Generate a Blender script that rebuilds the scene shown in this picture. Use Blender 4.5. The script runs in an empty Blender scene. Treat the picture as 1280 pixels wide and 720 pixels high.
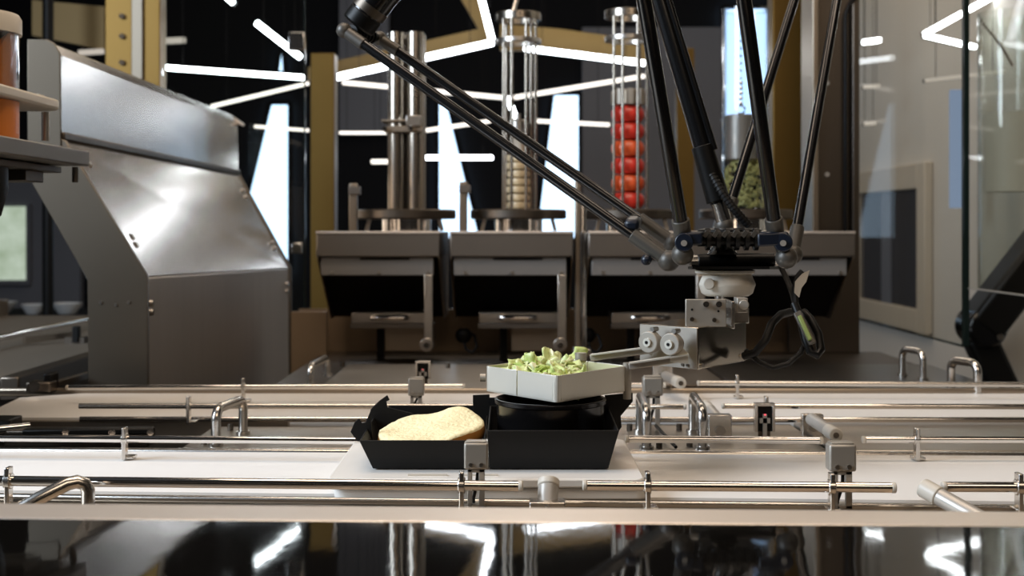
import bpy, bmesh, math, random
from mathutils import Vector, Matrix
random.seed(7)
SC = bpy.context.scene
COL = SC.collection
# ---------------------------------------------------------------- camera model (1280x720)
F = 1600.0; CZ = 1.19; HY = 285.0
def P(px, py, D): return Vector(((px-640)*D/F, D, CZ-(py-HY)*D/F))
def G(px, py, z):
    D = F*(CZ-z)/(py-HY); return Vector(((px-640)*D/F, D, z))
def XX(px, D): return (px-640)*D/F
def ZZ(py, D): return CZ-(py-HY)*D/F

cam = bpy.data.cameras.new('camera'); cam_o = bpy.data.objects.new('camera', cam); COL.objects.link(cam_o)
cam_o.location = (0, 0, CZ); cam_o.rotation_euler = (math.pi/2, 0, 0)
cam.sensor_width = 36; cam.lens = 36*F/1280; cam.shift_y = -(360-HY)/1280
cam.clip_start = 0.02; cam.clip_end = 60
cam.dof.use_dof = True; cam.dof.focus_distance = 1.2; cam.dof.aperture_fstop = 9.0
SC.camera = cam_o

W = bpy.data.worlds.new('world'); SC.world = W; W.use_nodes = True
W.node_tree.nodes['Background'].inputs[0].default_value = (1.0, .88, .76, 1)
W.node_tree.nodes['Background'].inputs[1].default_value = .018

def area(name, loc, target, sx, sy, power, color):
    l = bpy.data.lights.new(name, 'AREA'); l.shape = 'RECTANGLE'; l.size = sx; l.size_y = sy
    l.energy = power; l.color = color
    o = bpy.data.objects.new(name, l); COL.objects.link(o); o.location = loc
    o.rotation_euler = (Vector(target)-Vector(loc)).to_track_quat('-Z', 'Y').to_euler()
    return o
area('ceiling_panel_lamp', (.1, 1.35, 3.0), (.1, 1.35, 0), 1.8, .8, 30, (1, .80, .62))
area('window_daylight', (-2.5, .55, 2.4), (-.35, 1.40, .95), 1.4, 1.4, 122, (.74, .86, 1))
area('rear_ceiling_lamp', (.1, 3.4, 3.0), (.1, 3.2, 0), 2.4, .5, 7, (1, .86, .70))
area('front_fill_lamp', (.5, -.45, 2.5), (.25, 1.25, 1.0), 1.8, .6, 10, (1, .80, .60))  # added unseen fill that lifts faces turned to the camera
area('right_wall_fill', (.75, 4.6, 3.1), (1.62, 4.5, .9), .5, 2.0, 15, (1, .84, .68))  # added unseen light to brighten the beige wall
area('hall_ceiling_lamp', (.6, 5.6, 3.1), (.6, 5.6, 0), 3.0, 1.0, 14, (1, .88, .74))

SC.view_settings.view_transform = 'Standard'; SC.view_settings.look = 'None'
SC.view_settings.gamma = 1.0; SC.view_settings.use_curve_mapping = False
SC.view_settings.exposure = 0.0

# ---------------------------------------------------------------- materials
MATS = {}
def nodes(name):
    m = bpy.data.materials.new(name); m.use_nodes = True
    return m, m.node_tree, m.node_tree.nodes['Principled BSDF']
def plain(name, col, rough=.5, metal=0.0, spec=.5, noise=0.0, nscale=30, bump=0.0, stretch=(1, 1, 1), rvar=0.0, ior=None, coat=0.0):
    m, t, b = nodes(name)
    b.inputs['Base Color'].default_value = (*col, 1); b.inputs['Roughness'].default_value = rough
    b.inputs['Metallic'].default_value = metal; b.inputs['Specular IOR Level'].default_value = spec
    if ior: b.inputs['IOR'].default_value = ior
    if coat: b.inputs['Coat Weight'].default_value = coat; b.inputs['Coat Roughness'].default_value = .05
    if noise or bump or rvar:
        tc = t.nodes.new('ShaderNodeTexCoord'); mp = t.nodes.new('ShaderNodeMapping'); n = t.nodes.new('ShaderNodeTexNoise')
        mp.inputs['Scale'].default_value = stretch; n.inputs['Scale'].default_value = nscale; n.inputs['Detail'].default_value = 4
        t.links.new(tc.outputs['Object'], mp.inputs[0]); t.links.new(mp.outputs[0], n.inputs['Vector'])
        if noise:
            r = t.nodes.new('ShaderNodeMix'); r.data_type = 'RGBA'
            r.inputs[6].default_value = (*[c*(1-noise) for c in col], 1); r.inputs[7].default_value = (*[min(1, c*(1+noise)) for c in col], 1)
            t.links.new(n.outputs[0], r.inputs[0]); t.links.new(r.outputs[2], b.inputs['Base Color'])
        if rvar:
            mr = t.nodes.new('ShaderNodeMapRange'); mr.inputs[3].default_value = max(.02, rough-rvar); mr.inputs[4].default_value = rough+rvar
            t.links.new(n.outputs[0], mr.inputs[0]); t.links.new(mr.outputs[0], b.inputs['Roughness'])
        if bump:
            bp = t.nodes.new('ShaderNodeBump'); bp.inputs['Strength'].default_value = bump; bp.inputs['Distance'].default_value = .002
            t.links.new(n.outputs[0], bp.inputs['Height']); t.links.new(bp.outputs[0], b.inputs['Normal'])
    MATS[name] = m; return m
def emit(name, col, s, noise=None):
    m = bpy.data.materials.new(name); m.use_nodes = True; t = m.node_tree
    t.nodes.remove(t.nodes['Principled BSDF']); e = t.nodes.new('ShaderNodeEmission')
    e.inputs[0].default_value = (*col, 1); e.inputs[1].default_value = s
    t.links.new(e.outputs[0], t.nodes['Material Output'].inputs[0])
    if noise:
        tc = t.nodes.new('ShaderNodeTexCoord'); n = t.nodes.new('ShaderNodeTexNoise'); n.inputs['Scale'].default_value = noise[1]; n.inputs['Detail'].default_value = 6
        r = t.nodes.new('ShaderNodeMix'); r.data_type = 'RGBA'; r.inputs[6].default_value = (*col, 1); r.inputs[7].default_value = (*noise[0], 1)
        t.links.new(tc.outputs['Object'], n.inputs['Vector']); t.links.new(n.outputs[0], r.inputs[0]); t.links.new(r.outputs[2], e.inputs[0])
    MATS[name] = m; return m
def pane(name, tint, refl, rough=.0):
    m = bpy.data.materials.new(name); m.use_nodes = True; t = m.node_tree
    t.nodes.remove(t.nodes['Principled BSDF'])
    tr = t.nodes.new('ShaderNodeBsdfTransparent'); tr.inputs[0].default_value = (*tint, 1)
    gl = t.nodes.new('ShaderNodeBsdfGlossy'); gl.inputs['Roughness'].default_value = rough
    lw = t.nodes.new('ShaderNodeLayerWeight'); lw.inputs[0].default_value = .5
    fr = t.nodes.new('ShaderNodeMath'); fr.operation = 'POWER'; fr.inputs[1].default_value = 4.0; t.links.new(lw.outputs['Facing'], fr.inputs[0])
    ad = t.nodes.new('ShaderNodeMath'); ad.operation = 'ADD'; ad.inputs[1].default_value = .04; t.links.new(fr.outputs[0], ad.inputs[0]); fr = ad
    ma = t.nodes.new('ShaderNodeMath'); ma.operation = 'MULTIPLY'; ma.inputs[1].default_value = refl; ma.use_clamp = True
    mx = t.nodes.new('ShaderNodeMixShader')
    t.links.new(fr.outputs[0], ma.inputs[0]); t.links.new(ma.outputs[0], mx.inputs[0]); t.links.new(tr.outputs[0], mx.inputs[1]); t.links.new(gl.outputs[0], mx.inputs[2])
    t.links.new(mx.outputs[0], t.nodes['Material Output'].inputs[0]); MATS[name] = m; return m

plain('steel', (.60, .56, .51), .30, 1, noise=.07, nscale=6, rvar=.05)
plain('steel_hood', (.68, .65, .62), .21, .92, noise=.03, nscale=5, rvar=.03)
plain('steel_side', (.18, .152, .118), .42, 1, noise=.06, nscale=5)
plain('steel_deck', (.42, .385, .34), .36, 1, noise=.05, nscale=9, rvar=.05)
plain('steel_warm', (.36, .30, .235), .40, 1, noise=.07, nscale=6)
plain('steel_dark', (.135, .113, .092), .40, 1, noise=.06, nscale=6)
plain('steel_unit', (.25, .225, .20), .42, 1, noise=.08, nscale=8)
plain('steel_rail', (.27, .26, .25), .48, .7)
plain('chrome', (.78, .75, .72), .10, 1)
plain('steel_lower', (.50, .47, .44), .42, .75, noise=.08, nscale=4, stretch=(1, 6, .6))
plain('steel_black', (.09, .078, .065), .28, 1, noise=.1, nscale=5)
plain('panel_brown', (.34, .25, .165), .45, .35, noise=.08, nscale=4)
plain('steel_box', (.46, .42, .36), .14, 1)
plain('steel_rod', (.42, .37, .31), .25, 1)
plain('steel_block', (.40, .34, .26), .4, .6)
plain('steel_satin', (.64, .61, .57), .24, 1)
plain('cast_grey', (.085, .077, .066), .42, .3, noise=.06, nscale=60)
plain('aluminium', (.39, .355, .305), .42, .5)
plain('bar_satin', (.84, .77, .70), .42, .9, noise=.06, nscale=8, stretch=(1, 10, 10))
plain('screw_metal', (.45, .42, .38), .3, 1)
plain('belt_white', (.80, .78, .75), .42, 0, noise=.03, nscale=5, stretch=(.4, 3, 1), spec=.4)
plain('belt_tan', (.11, .09, .068), .5, 0, noise=.05, nscale=5)
plain('board_white', (.78, .75, .70), .32, 0, spec=.45)
plain('nylon_white', (.58, .53, .45), .42, 0)
plain('piston_grey', (.42, .39, .35), .35, .3)
plain('black_gloss', (.004, .0035, .003), .035, 0, spec=.5, ior=1.34, bump=.03, nscale=60, stretch=(1, .5, 1))
plain('carbon', (.004, .004, .0045), .22, 0, spec=.5, coat=.25)
plain('black_plastic', (.004, .0037, .0034), .42, 0, spec=.22)
plain('black_matte', (.006, .005, .005), .8, 0, spec=.2)
plain('rubber', (.006, .0055, .005), .5, 0, spec=.3)
plain('card_black', (.006, .0055, .005), .55, 0, spec=.25, noise=.2, nscale=80)
plain('ring_black', (.005, .0045, .0045), .2, 0, spec=.4)
plain('clip_blue', (.004, .008, .018), .35, 0)
plain('label_yellow', (.20, .25, .06), .45, 0)
plain('pan_metal', (.72, .69, .61), .35, .45)
plain('pan_lining', (.66, .64, .40), .4, .35)
plain('crust', (.62, .27, .06), .38, 0, noise=.25, nscale=25)
plain('crumb', (.90, .79, .49), .9, 0, noise=.12, nscale=230, bump=1.0, spec=.2)
plain('gold', (.15, .086, .018), .42, .75, noise=.05, nscale=4)
plain('gold_soffit', (.24, .155, .05), .5, .3)
plain('wall_dark', (.006, .006, .007), .8, 0, spec=.15)
plain('wall_grey', (.13, .13, .145), .6, 0)
plain('wall_beige', (.60, .55, .48), .55, 0, noise=.03, nscale=3)
plain('wall_frame', (.52, .44, .34), .5, 0)
plain('ceiling_dark', (.02, .018, .016), .8, 0)
plain('floor_dark', (.05, .045, .04), .35, 0, noise=.2, nscale=8)
plain('tomato', (.62, .035, .02), .28, 0, noise=.25, nscale=18, spec=.6)
plain('tomato_orange', (.70, .10, .025), .28, 0, noise=.25, nscale=18, spec=.6)
plain('onion', (.72, .58, .36), .35, 0, noise=.12, nscale=30)
plain('pickle', (.52, .46, .14), .5, 0, noise=.5, nscale=40, bump=.6)
plain('sauce', (.62, .18, .02), .4, 0, noise=.25, nscale=14)
plain('glass_edge', (.007, .013, .011), .15, 0)
plain('dish_white', (.55, .54, .52), .4, 0)
plain('lens_dark', (.03, .03, .035), .1, 0)
pane('clear_glass', (.95, .97, .96), .8)
pane('side_glass', (.92, .92, .90), .11)
pane('acrylic', (.88, .91, .95), 1.2, .05)
emit('led_white', (.90, .95, 1.0), 16.0)
emit('led_soft', (1.0, .93, .84), 2.2)
emit('led_dim', (1.0, .90, .78), .55)
emit('window_sky', (.55, .76, 1.0), 2.6)
emit('reflection_blue', (.50, .66, .95), .45)
emit('window_green', (.16, .24, .10), .9, ((.75, .85, .75), 9))
emit('sensor_red', (1, .05, .08), 6)
def leafmat(name, a, b):
    m, t, bs = nodes(name)
    oi = t.nodes.new('ShaderNodeObjectInfo'); r = t.nodes.new('ShaderNodeValToRGB')
    r.color_ramp.elements[0].color = (*a, 1); r.color_ramp.elements[1].color = (*b, 1)
    t.links.new(oi.outputs['Random'], r.inputs[0]); t.links.new(r.outputs[0], bs.inputs['Base Color'])
    bs.inputs['Roughness'].default_value = .4; bs.inputs['Subsurface Weight'].default_value = .15; bs.inputs['Subsurface Radius'].default_value = (.004, .006, .002)
    MATS[name] = m
leafmat('lettuce', (.46, .60, .13), (.84, .82, .52))

# ---------------------------------------------------------------- mesh helpers
class MB:
    def __init__(s): s.bm = bmesh.new()
    def face_set(s, vs, fs):
        v = [s.bm.verts.new(p) for p in vs]
        for f in fs:
            try: s.bm.faces.new([v[i] for i in f])
            except ValueError: pass
        return s
    def box(s, c, d, rot=None):
        c = Vector(c); h = Vector(d)*.5; vs = []
        for i in range(8):
            p = Vector((h.x*(1 if i & 1 else -1), h.y*(1 if i & 2 else -1), h.z*(1 if i & 4 else -1)))
            if rot is not None: p = rot @ p
            vs.append(c+p)
        return s.face_set(vs, [(0, 2, 3, 1), (4, 5, 7, 6), (0, 1, 5, 4), (2, 6, 7, 3), (0, 4, 6, 2), (1, 3, 7, 5)])
    def rng(s, x0, x1, y0, y1, z0, z1): return s.box(((x0+x1)/2, (y0+y1)/2, (z0+z1)/2), (x1-x0, y1-y0, z1-z0))
    def bar(s, p0, p1, w, h, up=(0, 0, 1)):
        p0 = Vector(p0); p1 = Vector(p1); x = (p1-p0).normalized(); y = Vector(up).cross(x).normalized(); z = x.cross(y)
        return s.box((p0+p1)/2, ((p1-p0).length, w, h), Matrix((x, y, z)).transposed())
    def rings(s, rs, caps=True, closed=False):
        vv = [[s.bm.verts.new(p) for p in r] for r in rs]; n = len(rs[0])
        k = len(vv) if closed else len(vv)-1
        for i in range(k):
            a = vv[i]; b = vv[(i+1) % len(vv)]
            for j in range(n): s.bm.faces.new((a[j], a[(j+1) % n], b[(j+1) % n], b[j]))
        if caps and not closed: s.bm.faces.new(vv[0][::-1]); s.bm.faces.new(vv[-1])
        return s
    def cyl(s, p0, p1, r0, r1=None, n=16):
        p0 = Vector(p0); p1 = Vector(p1); r1 = r0 if r1 is None else r1
        d = (p1-p0).normalized(); a = d.orthogonal().normalized(); b = d.cross(a)
        c = [(math.cos(2*math.pi*i/n), math.sin(2*math.pi*i/n)) for i in range(n)]
        return s.rings([[p0+(a*x+b*y)*r0 for x, y in c], [p1+(a*x+b*y)*r1 for x, y in c]])
    def tube(s, pts, r, n=10, closed=False):
        pts = [Vector(p) for p in pts]; m = len(pts); rs = []; a = None
        for i, p in enumerate(pts):
            q0 = pts[(i-1) % m] if (closed or i > 0) else p; q1 = pts[(i+1) % m] if (closed or i < m-1) else p
            d = (q1-q0).normalized()
            a = d.orthogonal().normalized() if a is None else (a-d*a.dot(d)).normalized()
            b = d.cross(a); rr = r[i] if isinstance(r, (list, tuple)) else r
            rs.append([p+(a*math.cos(2*math.pi*j/n)+b*math.sin(2*math.pi*j/n))*rr for j in range(n)])
        return s.rings(rs, closed=closed)
    def prism(s, poly, ext):
        poly = [Vector(p) for p in poly]; e = Vector(ext); n = len(poly)
        vs = poly+[p+e for p in poly]
        return s.face_set(vs, [tuple(range(n))[::-1], tuple(range(n, 2*n))]+[(i, (i+1) % n, n+(i+1) % n, n+i) for i in range(n)])
    def loft(s, a, b):
        a = [Vector(p) for p in a]; b = [Vector(p) for p in b]; n = len(a)
        return s.face_set(a+b, [tuple(range(n))[::-1], tuple(range(n, 2*n))]+[(i, (i+1) % n, n+(i+1) % n, n+i) for i in range(n)])
    def lathe(s, prof, c, n=28, closed=False, wob=None):
        c = Vector(c); rs = []
        for r, z in prof:
            rs.append([c+Vector((math.cos(2*math.pi*j/n)*r, math.sin(2*math.pi*j/n)*r, z)) for j in range(n)])
        return s.rings(rs, caps=not closed, closed=closed)
    def ball(s, c, r, sc=(1, 1, 1), n=14):
        c = Vector(c); k = n//2; rs = []
        for i in range(1, k):
            t = math.pi*i/k
            rs.append([c+Vector((math.sin(t)*math.cos(2*math.pi*j/n)*r*sc[0], math.sin(t)*math.sin(2*math.pi*j/n)*r*sc[1], -math.cos(t)*r*sc[2])) for j in range(n)])
        return s.rings(rs)
ORG = {}
def link(name, mb, mat, org, bevel=0, angle=38):
    bmesh.ops.recalc_face_normals(mb.bm, faces=mb.bm.faces)
    me = bpy.data.meshes.new(name)
    for v in mb.bm.verts: v.co -= org
    mb.bm.to_mesh(me); mb.bm.free()
    me.materials.append(MATS[mat]); me.shade_smooth(); me.set_sharp_from_angle(angle=math.radians(angle))
    o = bpy.data.objects.new(name, me); COL.objects.link(o)
    if bevel:
        b = o.modifiers.new('bevel', 'BEVEL'); b.width = bevel; b.segments = 2; b.limit_method = 'ANGLE'; b.angle_limit = math.radians(40); b.harden_normals = False
    return o
def part(name, mb, mat, parent, bevel=0, label=None, angle=38):
    org = ORG[parent.name]
    o = link(name, mb, mat, org, bevel, angle); o.parent = parent; ORG[o.name] = org
    if label: o['label'] = label
    return o
def tag(o, label, cat, group=None, kind=None):
    if label: o['label'] = label
    if cat: o['category'] = cat
    if group: o['group'] = group
    if kind: o['kind'] = kind
    return o
def thing(name, label, cat, loc, group=None):
    o = bpy.data.objects.new(name, None); COL.objects.link(o); o.location = loc; o.empty_display_size = .02
    ORG[o.name] = Vector(loc); return tag(o, label, cat, group)
def single(name, mb, mat, label, cat, group=None, bevel=0, kind=None, angle=38):
    co = [v.co.copy() for v in mb.bm.verts]
    lo = Vector((min(c.x for c in co), min(c.y for c in co), min(c.z for c in co))); hi = Vector((max(c.x for c in co), max(c.y for c in co), max(c.z for c in co)))
    org = Vector(((lo.x+hi.x)/2, (lo.y+hi.y)/2, lo.z))
    o = link(name, mb, mat, org, bevel, angle); o.location = org; ORG[o.name] = org
    return tag(o, label, cat, group, kind)
def struct(name, mb, mat, bevel=0): return single(name, mb, mat, None, None, bevel=bevel, kind='structure')
def arc(c, a, b, r, t0, t1, n=6):
    return [Vector(c)+Vector(a)*math.cos(t0+(t1-t0)*i/n)*r+Vector(b)*math.sin(t0+(t1-t0)*i/n)*r for i in range(n+1)]
def uhandle(f0, f1, h, r, tube_r, lean=(0, 0, 1)):
    """points of a U-shaped bar handle from foot f0 to foot f1"""
    f0 = Vector(f0); f1 = Vector(f1); up = Vector(lean).normalized(); d = (f1-f0).normalized()
    pts = [f0]+arc(f0+up*(h-r)+d*r, -d, up, r, 0, math.pi/2)+arc(f1+up*(h-r)-d*r, up, d, r, 0, math.pi/2)+[f1]
    return MB().tube(pts, tube_r, 12)
def screw(parent, p, n, r=.004, h=.003, mat='screw_metal'):
    p = Vector(p); n = Vector(n).normalized()
    return part('screw', MB().cyl(p-n*.001, p+n*h, r, r*.85, 10), mat, parent)

# ================================================================ THE ROOM
struct('floor', MB().rng(-5, 3, -.6, 8.2, -.05, 0), 'floor_dark')
struct('ceiling', MB().rng(-5, 3, -.6, 8.2, 3.25, 3.3), 'ceiling_dark')
struct('wall_back', MB().rng(-5, 3, 7.45, 7.55, 0, 3.25), 'wall_dark')
struct('wall_left', MB().rng(-4.95, -4.85, -.6, 8.0, 0, 3.25), 'wall_grey')
wr = struct('wall_right', MB().rng(1.62, 1.70, 2.2, 8.0, 0, 3.25), 'wall_beige')
# framed internal window in right wall
def wallrect(y0, y1, z0, z1, x0, x1): return MB().rng(x0, x1, y0, y1, z0, z1)
YA, YB = 5.02, 5.88
fr = MB()
zt, zb = 1.345, .87
w1 = thing('window_1', None, None, (1.61, (YA+YB)/2, zb)); w1['kind'] = 'structure'
part('window_frame', wallrect(YA-.10, YA, zb-.09, zt+.10, 1.585, 1.618), 'wall_frame', w1, .004)
part('window_frame', wallrect(YB, YB+.10, zb-.09, zt+.10, 1.585, 1.618), 'wall_frame', w1, .004)
part('window_frame', wallrect(YA, YB, zt, zt+.10, 1.585, 1.618), 'wall_frame', w1, .004)
part('window_frame', wallrect(YA, YB, zb-.09, zb, 1.585, 1.618), 'wall_frame', w1, .004)
part('pane', wallrect(YA, YB, zb, zt, 1.60, 1.617), 'lens_dark', w1)
part('mullion', wallrect(5.40, 5.52, zb, zt, 1.592, 1.60), 'wall_grey', w1)
# grey wall sections beyond the machines
def slab(px0, px1, py0, py1, D, th=.06):
    return MB().rng(XX(px0, D), XX(px1, D), D, D+th, ZZ(py1, D), ZZ(py0, D))
def polyslab(pts, D, th=.06): return MB().prism([P(x, y, D) for x, y in pts], (0, th, 0))
single('wall_panel', slab(424, 486, -120, 168, 7.39), 'wall_grey', 'grey wall panel behind the bundle of steel tubes', 'panel')
single('wall_panel', slab(728, 902, 34, 560, 7.39), 'wall_grey', 'wide blue-grey wall panel behind the tomato cage', 'panel')
single('wall_panel', slab(-60, 100, 225, 560, 7.39), 'wall_grey', 'grey wall section around the leafy window at far left', 'panel')
# lit windows of the hall (slanted shapes)
def win(pts, label, mat='window_sky', D=7.41, n=1):
    t = thing('slanted_window', label, 'window', P(sum(p[0] for p in pts)/len(pts), max(p[1] for p in pts), D), 'tall lit windows at the back of the hall')
    part('pane', polyslab(pts, D, .04), mat, t)
    m = MB(); k = len(pts)
    for i in range(k):
        m.bar(P(*pts[i], D-.005), P(*pts[(i+1) % k], D-.005), .03, .014, up=(0, 1, 0))
    part('window_frame', m, 'wall_dark', t)
    return t
win([(337, 128), (363, 128), (363, 345), (308, 345), (308, 248)], 'tall bright window between the slanted housing and the glass edge')
win([(546, 126), (560, 126), (602, 300), (546, 300)], 'bright window with slanted right edge beside the steel tubes')
win([(690, 116), (726, 116), (726, 300), (668, 300)], 'bright window with slanted left edge behind the robot rods')
win([(903, 8), (966, 8), (966, 62), (956, 150), (903, 150)], 'bright window seen through the clear acrylic tube')
win([(345, 92), (349, 64), (355, 60), (357, 92)], 'small bright sliver of window above the left tall window')
w = thing('leafy_window', 'square window showing green trees under the left shelf', 'window', P(5, 352, 7.4))
part('pane', slab(-40, 36, 258, 350, 7.375, .015), 'window_green', w)
m = MB(); m.rng(XX(-44, 7.39), XX(40, 7.39), 7.345, 7.39, ZZ(356, 7.39), ZZ(350, 7.39)); m.rng(XX(36, 7.39), XX(41, 7.39), 7.345, 7.39, ZZ(350, 7.39), ZZ(255, 7.39))
part('window_frame', m, 'wall_grey', w)
# gold soffit bands and columns
def goldband(pts, D, label): return single('gold_soffit', polyslab(pts, D, .05), 'gold_soffit', label, 'soffit')
goldband([(385, 84), (385, 100), (418, 98), (616, 53), (593, -30), (560, -30), (598, 36)], 5.0, 'gold ceiling soffit following the zigzag light')
goldband([(625, 30), (625, 62), (655, 62), (812, 82), (812, 52), (700, 36)], 5.0, 'gold ceiling soffit above the tomato cage')
goldband([(40, 0), (40, 44), (130, 62), (130, 8)], 5.0, 'olive soffit band at top left')
def column(px0, px1, py0, py1, D, label, mat='gold', edge=None):
    t = thing('gold_column', label, 'column', (XX((px0+px1)/2, D), D+.03, ZZ(py1, D)))
    part('shaft', slab(px0, px1, py0, py1, D, .07), mat, t, .003)
    if edge:
        part('edge_strip', slab(edge[0], edge[1], py0, py1, D-.012, .02), 'steel_side', t, .002)
        for yy in (20, 45, 78): part('bolt', MB().cyl(P(edge[0]-12, yy, D-.001), P(edge[0]-12, yy, D-.012), .008, n=10), 'screw_metal', t)
    return t
column(131, 200, -160, 1000, 3.75, 'gold column with pale edge strip behind the slanted housing', edge=(164, 178))
column(388, 418, 66, 800, 3.75, 'narrow gold column left of the steel tubes')
column(966, 1013, -160, 800, 3.35, 'gold column behind the thin robot rods')
column(846, 868, 60, 800, 5.2, 'far slim gold column behind the telescopic shaft')
t = thing('steel_column', 'brown stainless steel column with rivets right of the robot', 'column', (XX(1042, 3.05), 3.1, 0))
D = 3.05
part('shaft', MB().rng(XX(1022, D), XX(1062, D), D, D+.12, 0, 2.6), 'steel_dark', t, .003)
part('edge_flange', MB().rng(XX(1013, D), XX(1021, D), D-.02, D+.1, 0, 2.6), 'steel_warm', t, .003)
part('edge_flange', MB().rng(XX(1063, D), XX(1072, D), D-.02, D+.1, 0, 2.6), 'steel_dark', t, .003)
for yy in (104, 218): part('rivet', MB().cyl(P(1034, yy, D+.001), P(1034, yy, D-.006), .006, n=10), 'aluminium', t)
part('conduit', MB().tube([P(1057, 300, D-.02), P(1057, 18, D-.02), P(1062, 4, D-.02), P(1075, -6, D-.02)], .0045), 'black_plastic', t)

# linear LED lamps in the hall, plus reflected lamps built as strips
LG = 'linear lamps hung in the hall'
def led(a, b, D, label, mat='led_white', w=7, D2=None, support=True):
    D2 = D2 or D
    p0 = P(*a, D); p1 = P(*b, D2); r = w*.40*D/F
    t = thing('linear_lamp', label, 'lamp', (p0+p1)/2, LG)
    up = (0, 1, 0)
    part('diffuser', MB().bar(p0, p1, 2*r, 2*r, up=up), mat, t, r*.5)
    off = Vector((0, 2.2*r, 0))
    part('housing', MB().bar(p0+off, p1+off, 2*r, 2.2*r, up=up), 'black_plastic', t)
    if support:
        for q in (p0.lerp(p1, .15), p0.lerp(p1, .85)):
            part('suspension_wire', MB().cyl(q+off, Vector((q.x, q.y+off.y, 3.26)), .0012, n=5), 'black_matte', t)
led((592, -40), (615, 50), 4.8, 'steep bright linear lamp at the top, beside the onion cage', w=9)
led((617, 53), (418, 97), 4.85, 'long bright linear lamp crossing behind the steel tubes', w=9)
led((655, 60), (806, 79), 4.9, 'bright linear lamp crossing behind the tomato cage top', w=8)
led((200, 84), (381, 97), 4.6, 'bright linear lamp reflection above the slanted housing, nearly level', w=7)  # lamp reflection in the left pane, built as a glowing strip
led((320, 28), (376, 72), 4.4, 'short steep lamp reflection beside the glass clip', w=9)  # mirrored lamp in the left pane, modelled as its own strip
led((264, 133), (386, 104), 4.7, 'soft lamp rising to the right behind the slanted housing', 'led_soft', 5)
led((428, 103), (640, 123), 5.4, 'thin soft lamp reflection falling to the right behind the steel tubes', 'led_soft', 6)  # dim lamp reflection, modelled as a soft glowing strip
led((642, 122), (806, 95), 5.4, 'thin soft lamp rising to the right behind the cages', 'led_soft', 6)
led((634, 122), (645, 147), 5.2, 'short bright lamp seen through the onion cage', 'led_white', 7)
led((424, 166), (484, 166), 5.8, 'faint level lamp left of the steel tube clamp', 'led_soft', 4)
led((532, 163), (614, 151), 5.8, 'faint lamp right of the steel tube clamp', 'led_soft', 5)
led((668, 151), (762, 156), 5.8, 'faint level lamp between the two cages', 'led_soft', 5)
led((318, 158), (386, 163), 5.0, 'faint lamp across the left tall window', 'led_soft', 4)
led((532, 197), (616, 197), 6.0, 'lowest bright lamp between tubes and onion cage', 'led_white', 6)
led((464, 202), (488, 202), 6.0, 'short low lamp just left of the steel tubes', 'led_soft', 6)
led((278, -8), (292, 4), 4.2, 'lamp tip at the top edge above the slanted housing', 'led_white', 8)
led((190, 52), (232, 50), 5.0, 'short olive lamp beside the left gold column', 'led_dim', 9)
led((98, 66), (130, 64), 5.0, 'short pale lamp left of the left gold column', 'led_dim', 8)
# lamp reflections in the right glass, built as glowing strips
led((1155, 43), (1262, -16), 4.3, 'bright lamp reflection rising to the right on the beige wall', w=8)
led((1155, 44), (1220, 59), 4.3, 'bright lamp reflection falling to the right on the beige wall', w=7)
led((1078, 53), (1101, 50), 5.0, 'short bright lamp reflection near the steel column top', w=7)
led((1156, 101), (1258, 89), 4.0, 'dim thin lamp reflection below the bright pair on the beige wall', 'led_dim', 6)
led((1079, 109), (1100, 107), 5.0, 'short dim lamp reflection near the steel column', 'led_dim', 6)
led((1080, 155), (1095, 154), 5.0, 'lowest short dim lamp reflection near the steel column', 'led_dim', 6)
single('blue_reflection', slab(1189, 1206, 112, 260, 4.2, .02), 'reflection_blue', 'pale blue upright reflection beside the glass edge, built as a glowing strip', 'glass_reflection')  # bluish reflection in the side glass, put in as an emissive strip

# ================================================================ MACHINE BASE AND CONVEYORS
BZ = .95
def gquad(pts, z, th): return MB().prism([G(x, y, z) for x, y in pts], (0, 0, -th))
t = thing('machine_base', 'stainless machine base carrying the conveyors', 'machine base', (0, 2, 0))
part('front_box', MB().rng(-1.05, .86, 1.12, 1.93, 0, .90), 'steel_dark', t)
part('rear_box', MB().rng(-.44, .86, 1.935, 3.0, 0, .90), 'steel_dark', t)
# front conveyor
fc = thing('front_conveyor', 'nearest white belt conveyor running across the whole picture', 'conveyor', (0, 1.25, .9))
part('belt', gquad([(-400, 559), (1680, 569), (1680, 631), (-400, 608.5)], BZ, .012), 'belt_white', fc)
part('front_frame', gquad([(-400, 611), (1680, 633.5), (1680, 690), (-400, 664)], .9475, .03), 'steel_warm', fc, .002)
part('edge_rod', MB().bar(G(-400, 617, .951), G(1680, 640, .951), .006, .006), 'steel_satin', fc, .002)
part('gap_strip', gquad([(-400, 608), (1680, 630), (1680, 636), (-400, 613)], .944, .02), 'black_plastic', fc)
part('side_profile', MB().bar(G(-400, 557.5, .953)-Vector((0, 0, .015)), G(1680, 567, .953)-Vector((0, 0, .015)), .010, .03), 'steel_satin', fc, .003)
# front rim bar and glossy top
LZ = 1.025
t = thing('front_ledge', 'black mirror-glossy front ledge with satin steel rim along the bottom edge', 'ledge', (0, .66, 0))
def ledge_pt(px, py):      # the ledge top drops very slightly away from the viewer
    p = G(px, py, LZ); p.z = LZ-.0154*(p.y-.70); return p
part('rim_strip', MB().prism([ledge_pt(-500, 622), ledge_pt(1780, 642), ledge_pt(1780, 662), ledge_pt(-500, 643)], (0, 0, -.012)), 'bar_satin', t, .0015)
part('glossy_top', MB().prism([ledge_pt(-500, 643.3), ledge_pt(1780, 662.3), ledge_pt(1780, 1000), ledge_pt(-500, 1000)], (0, 0, -.012)), 'black_gloss', t)
part('cabinet', MB().rng(-.5, .5, .40, .70, 0, 1.0), 'black_plastic', t)
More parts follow.
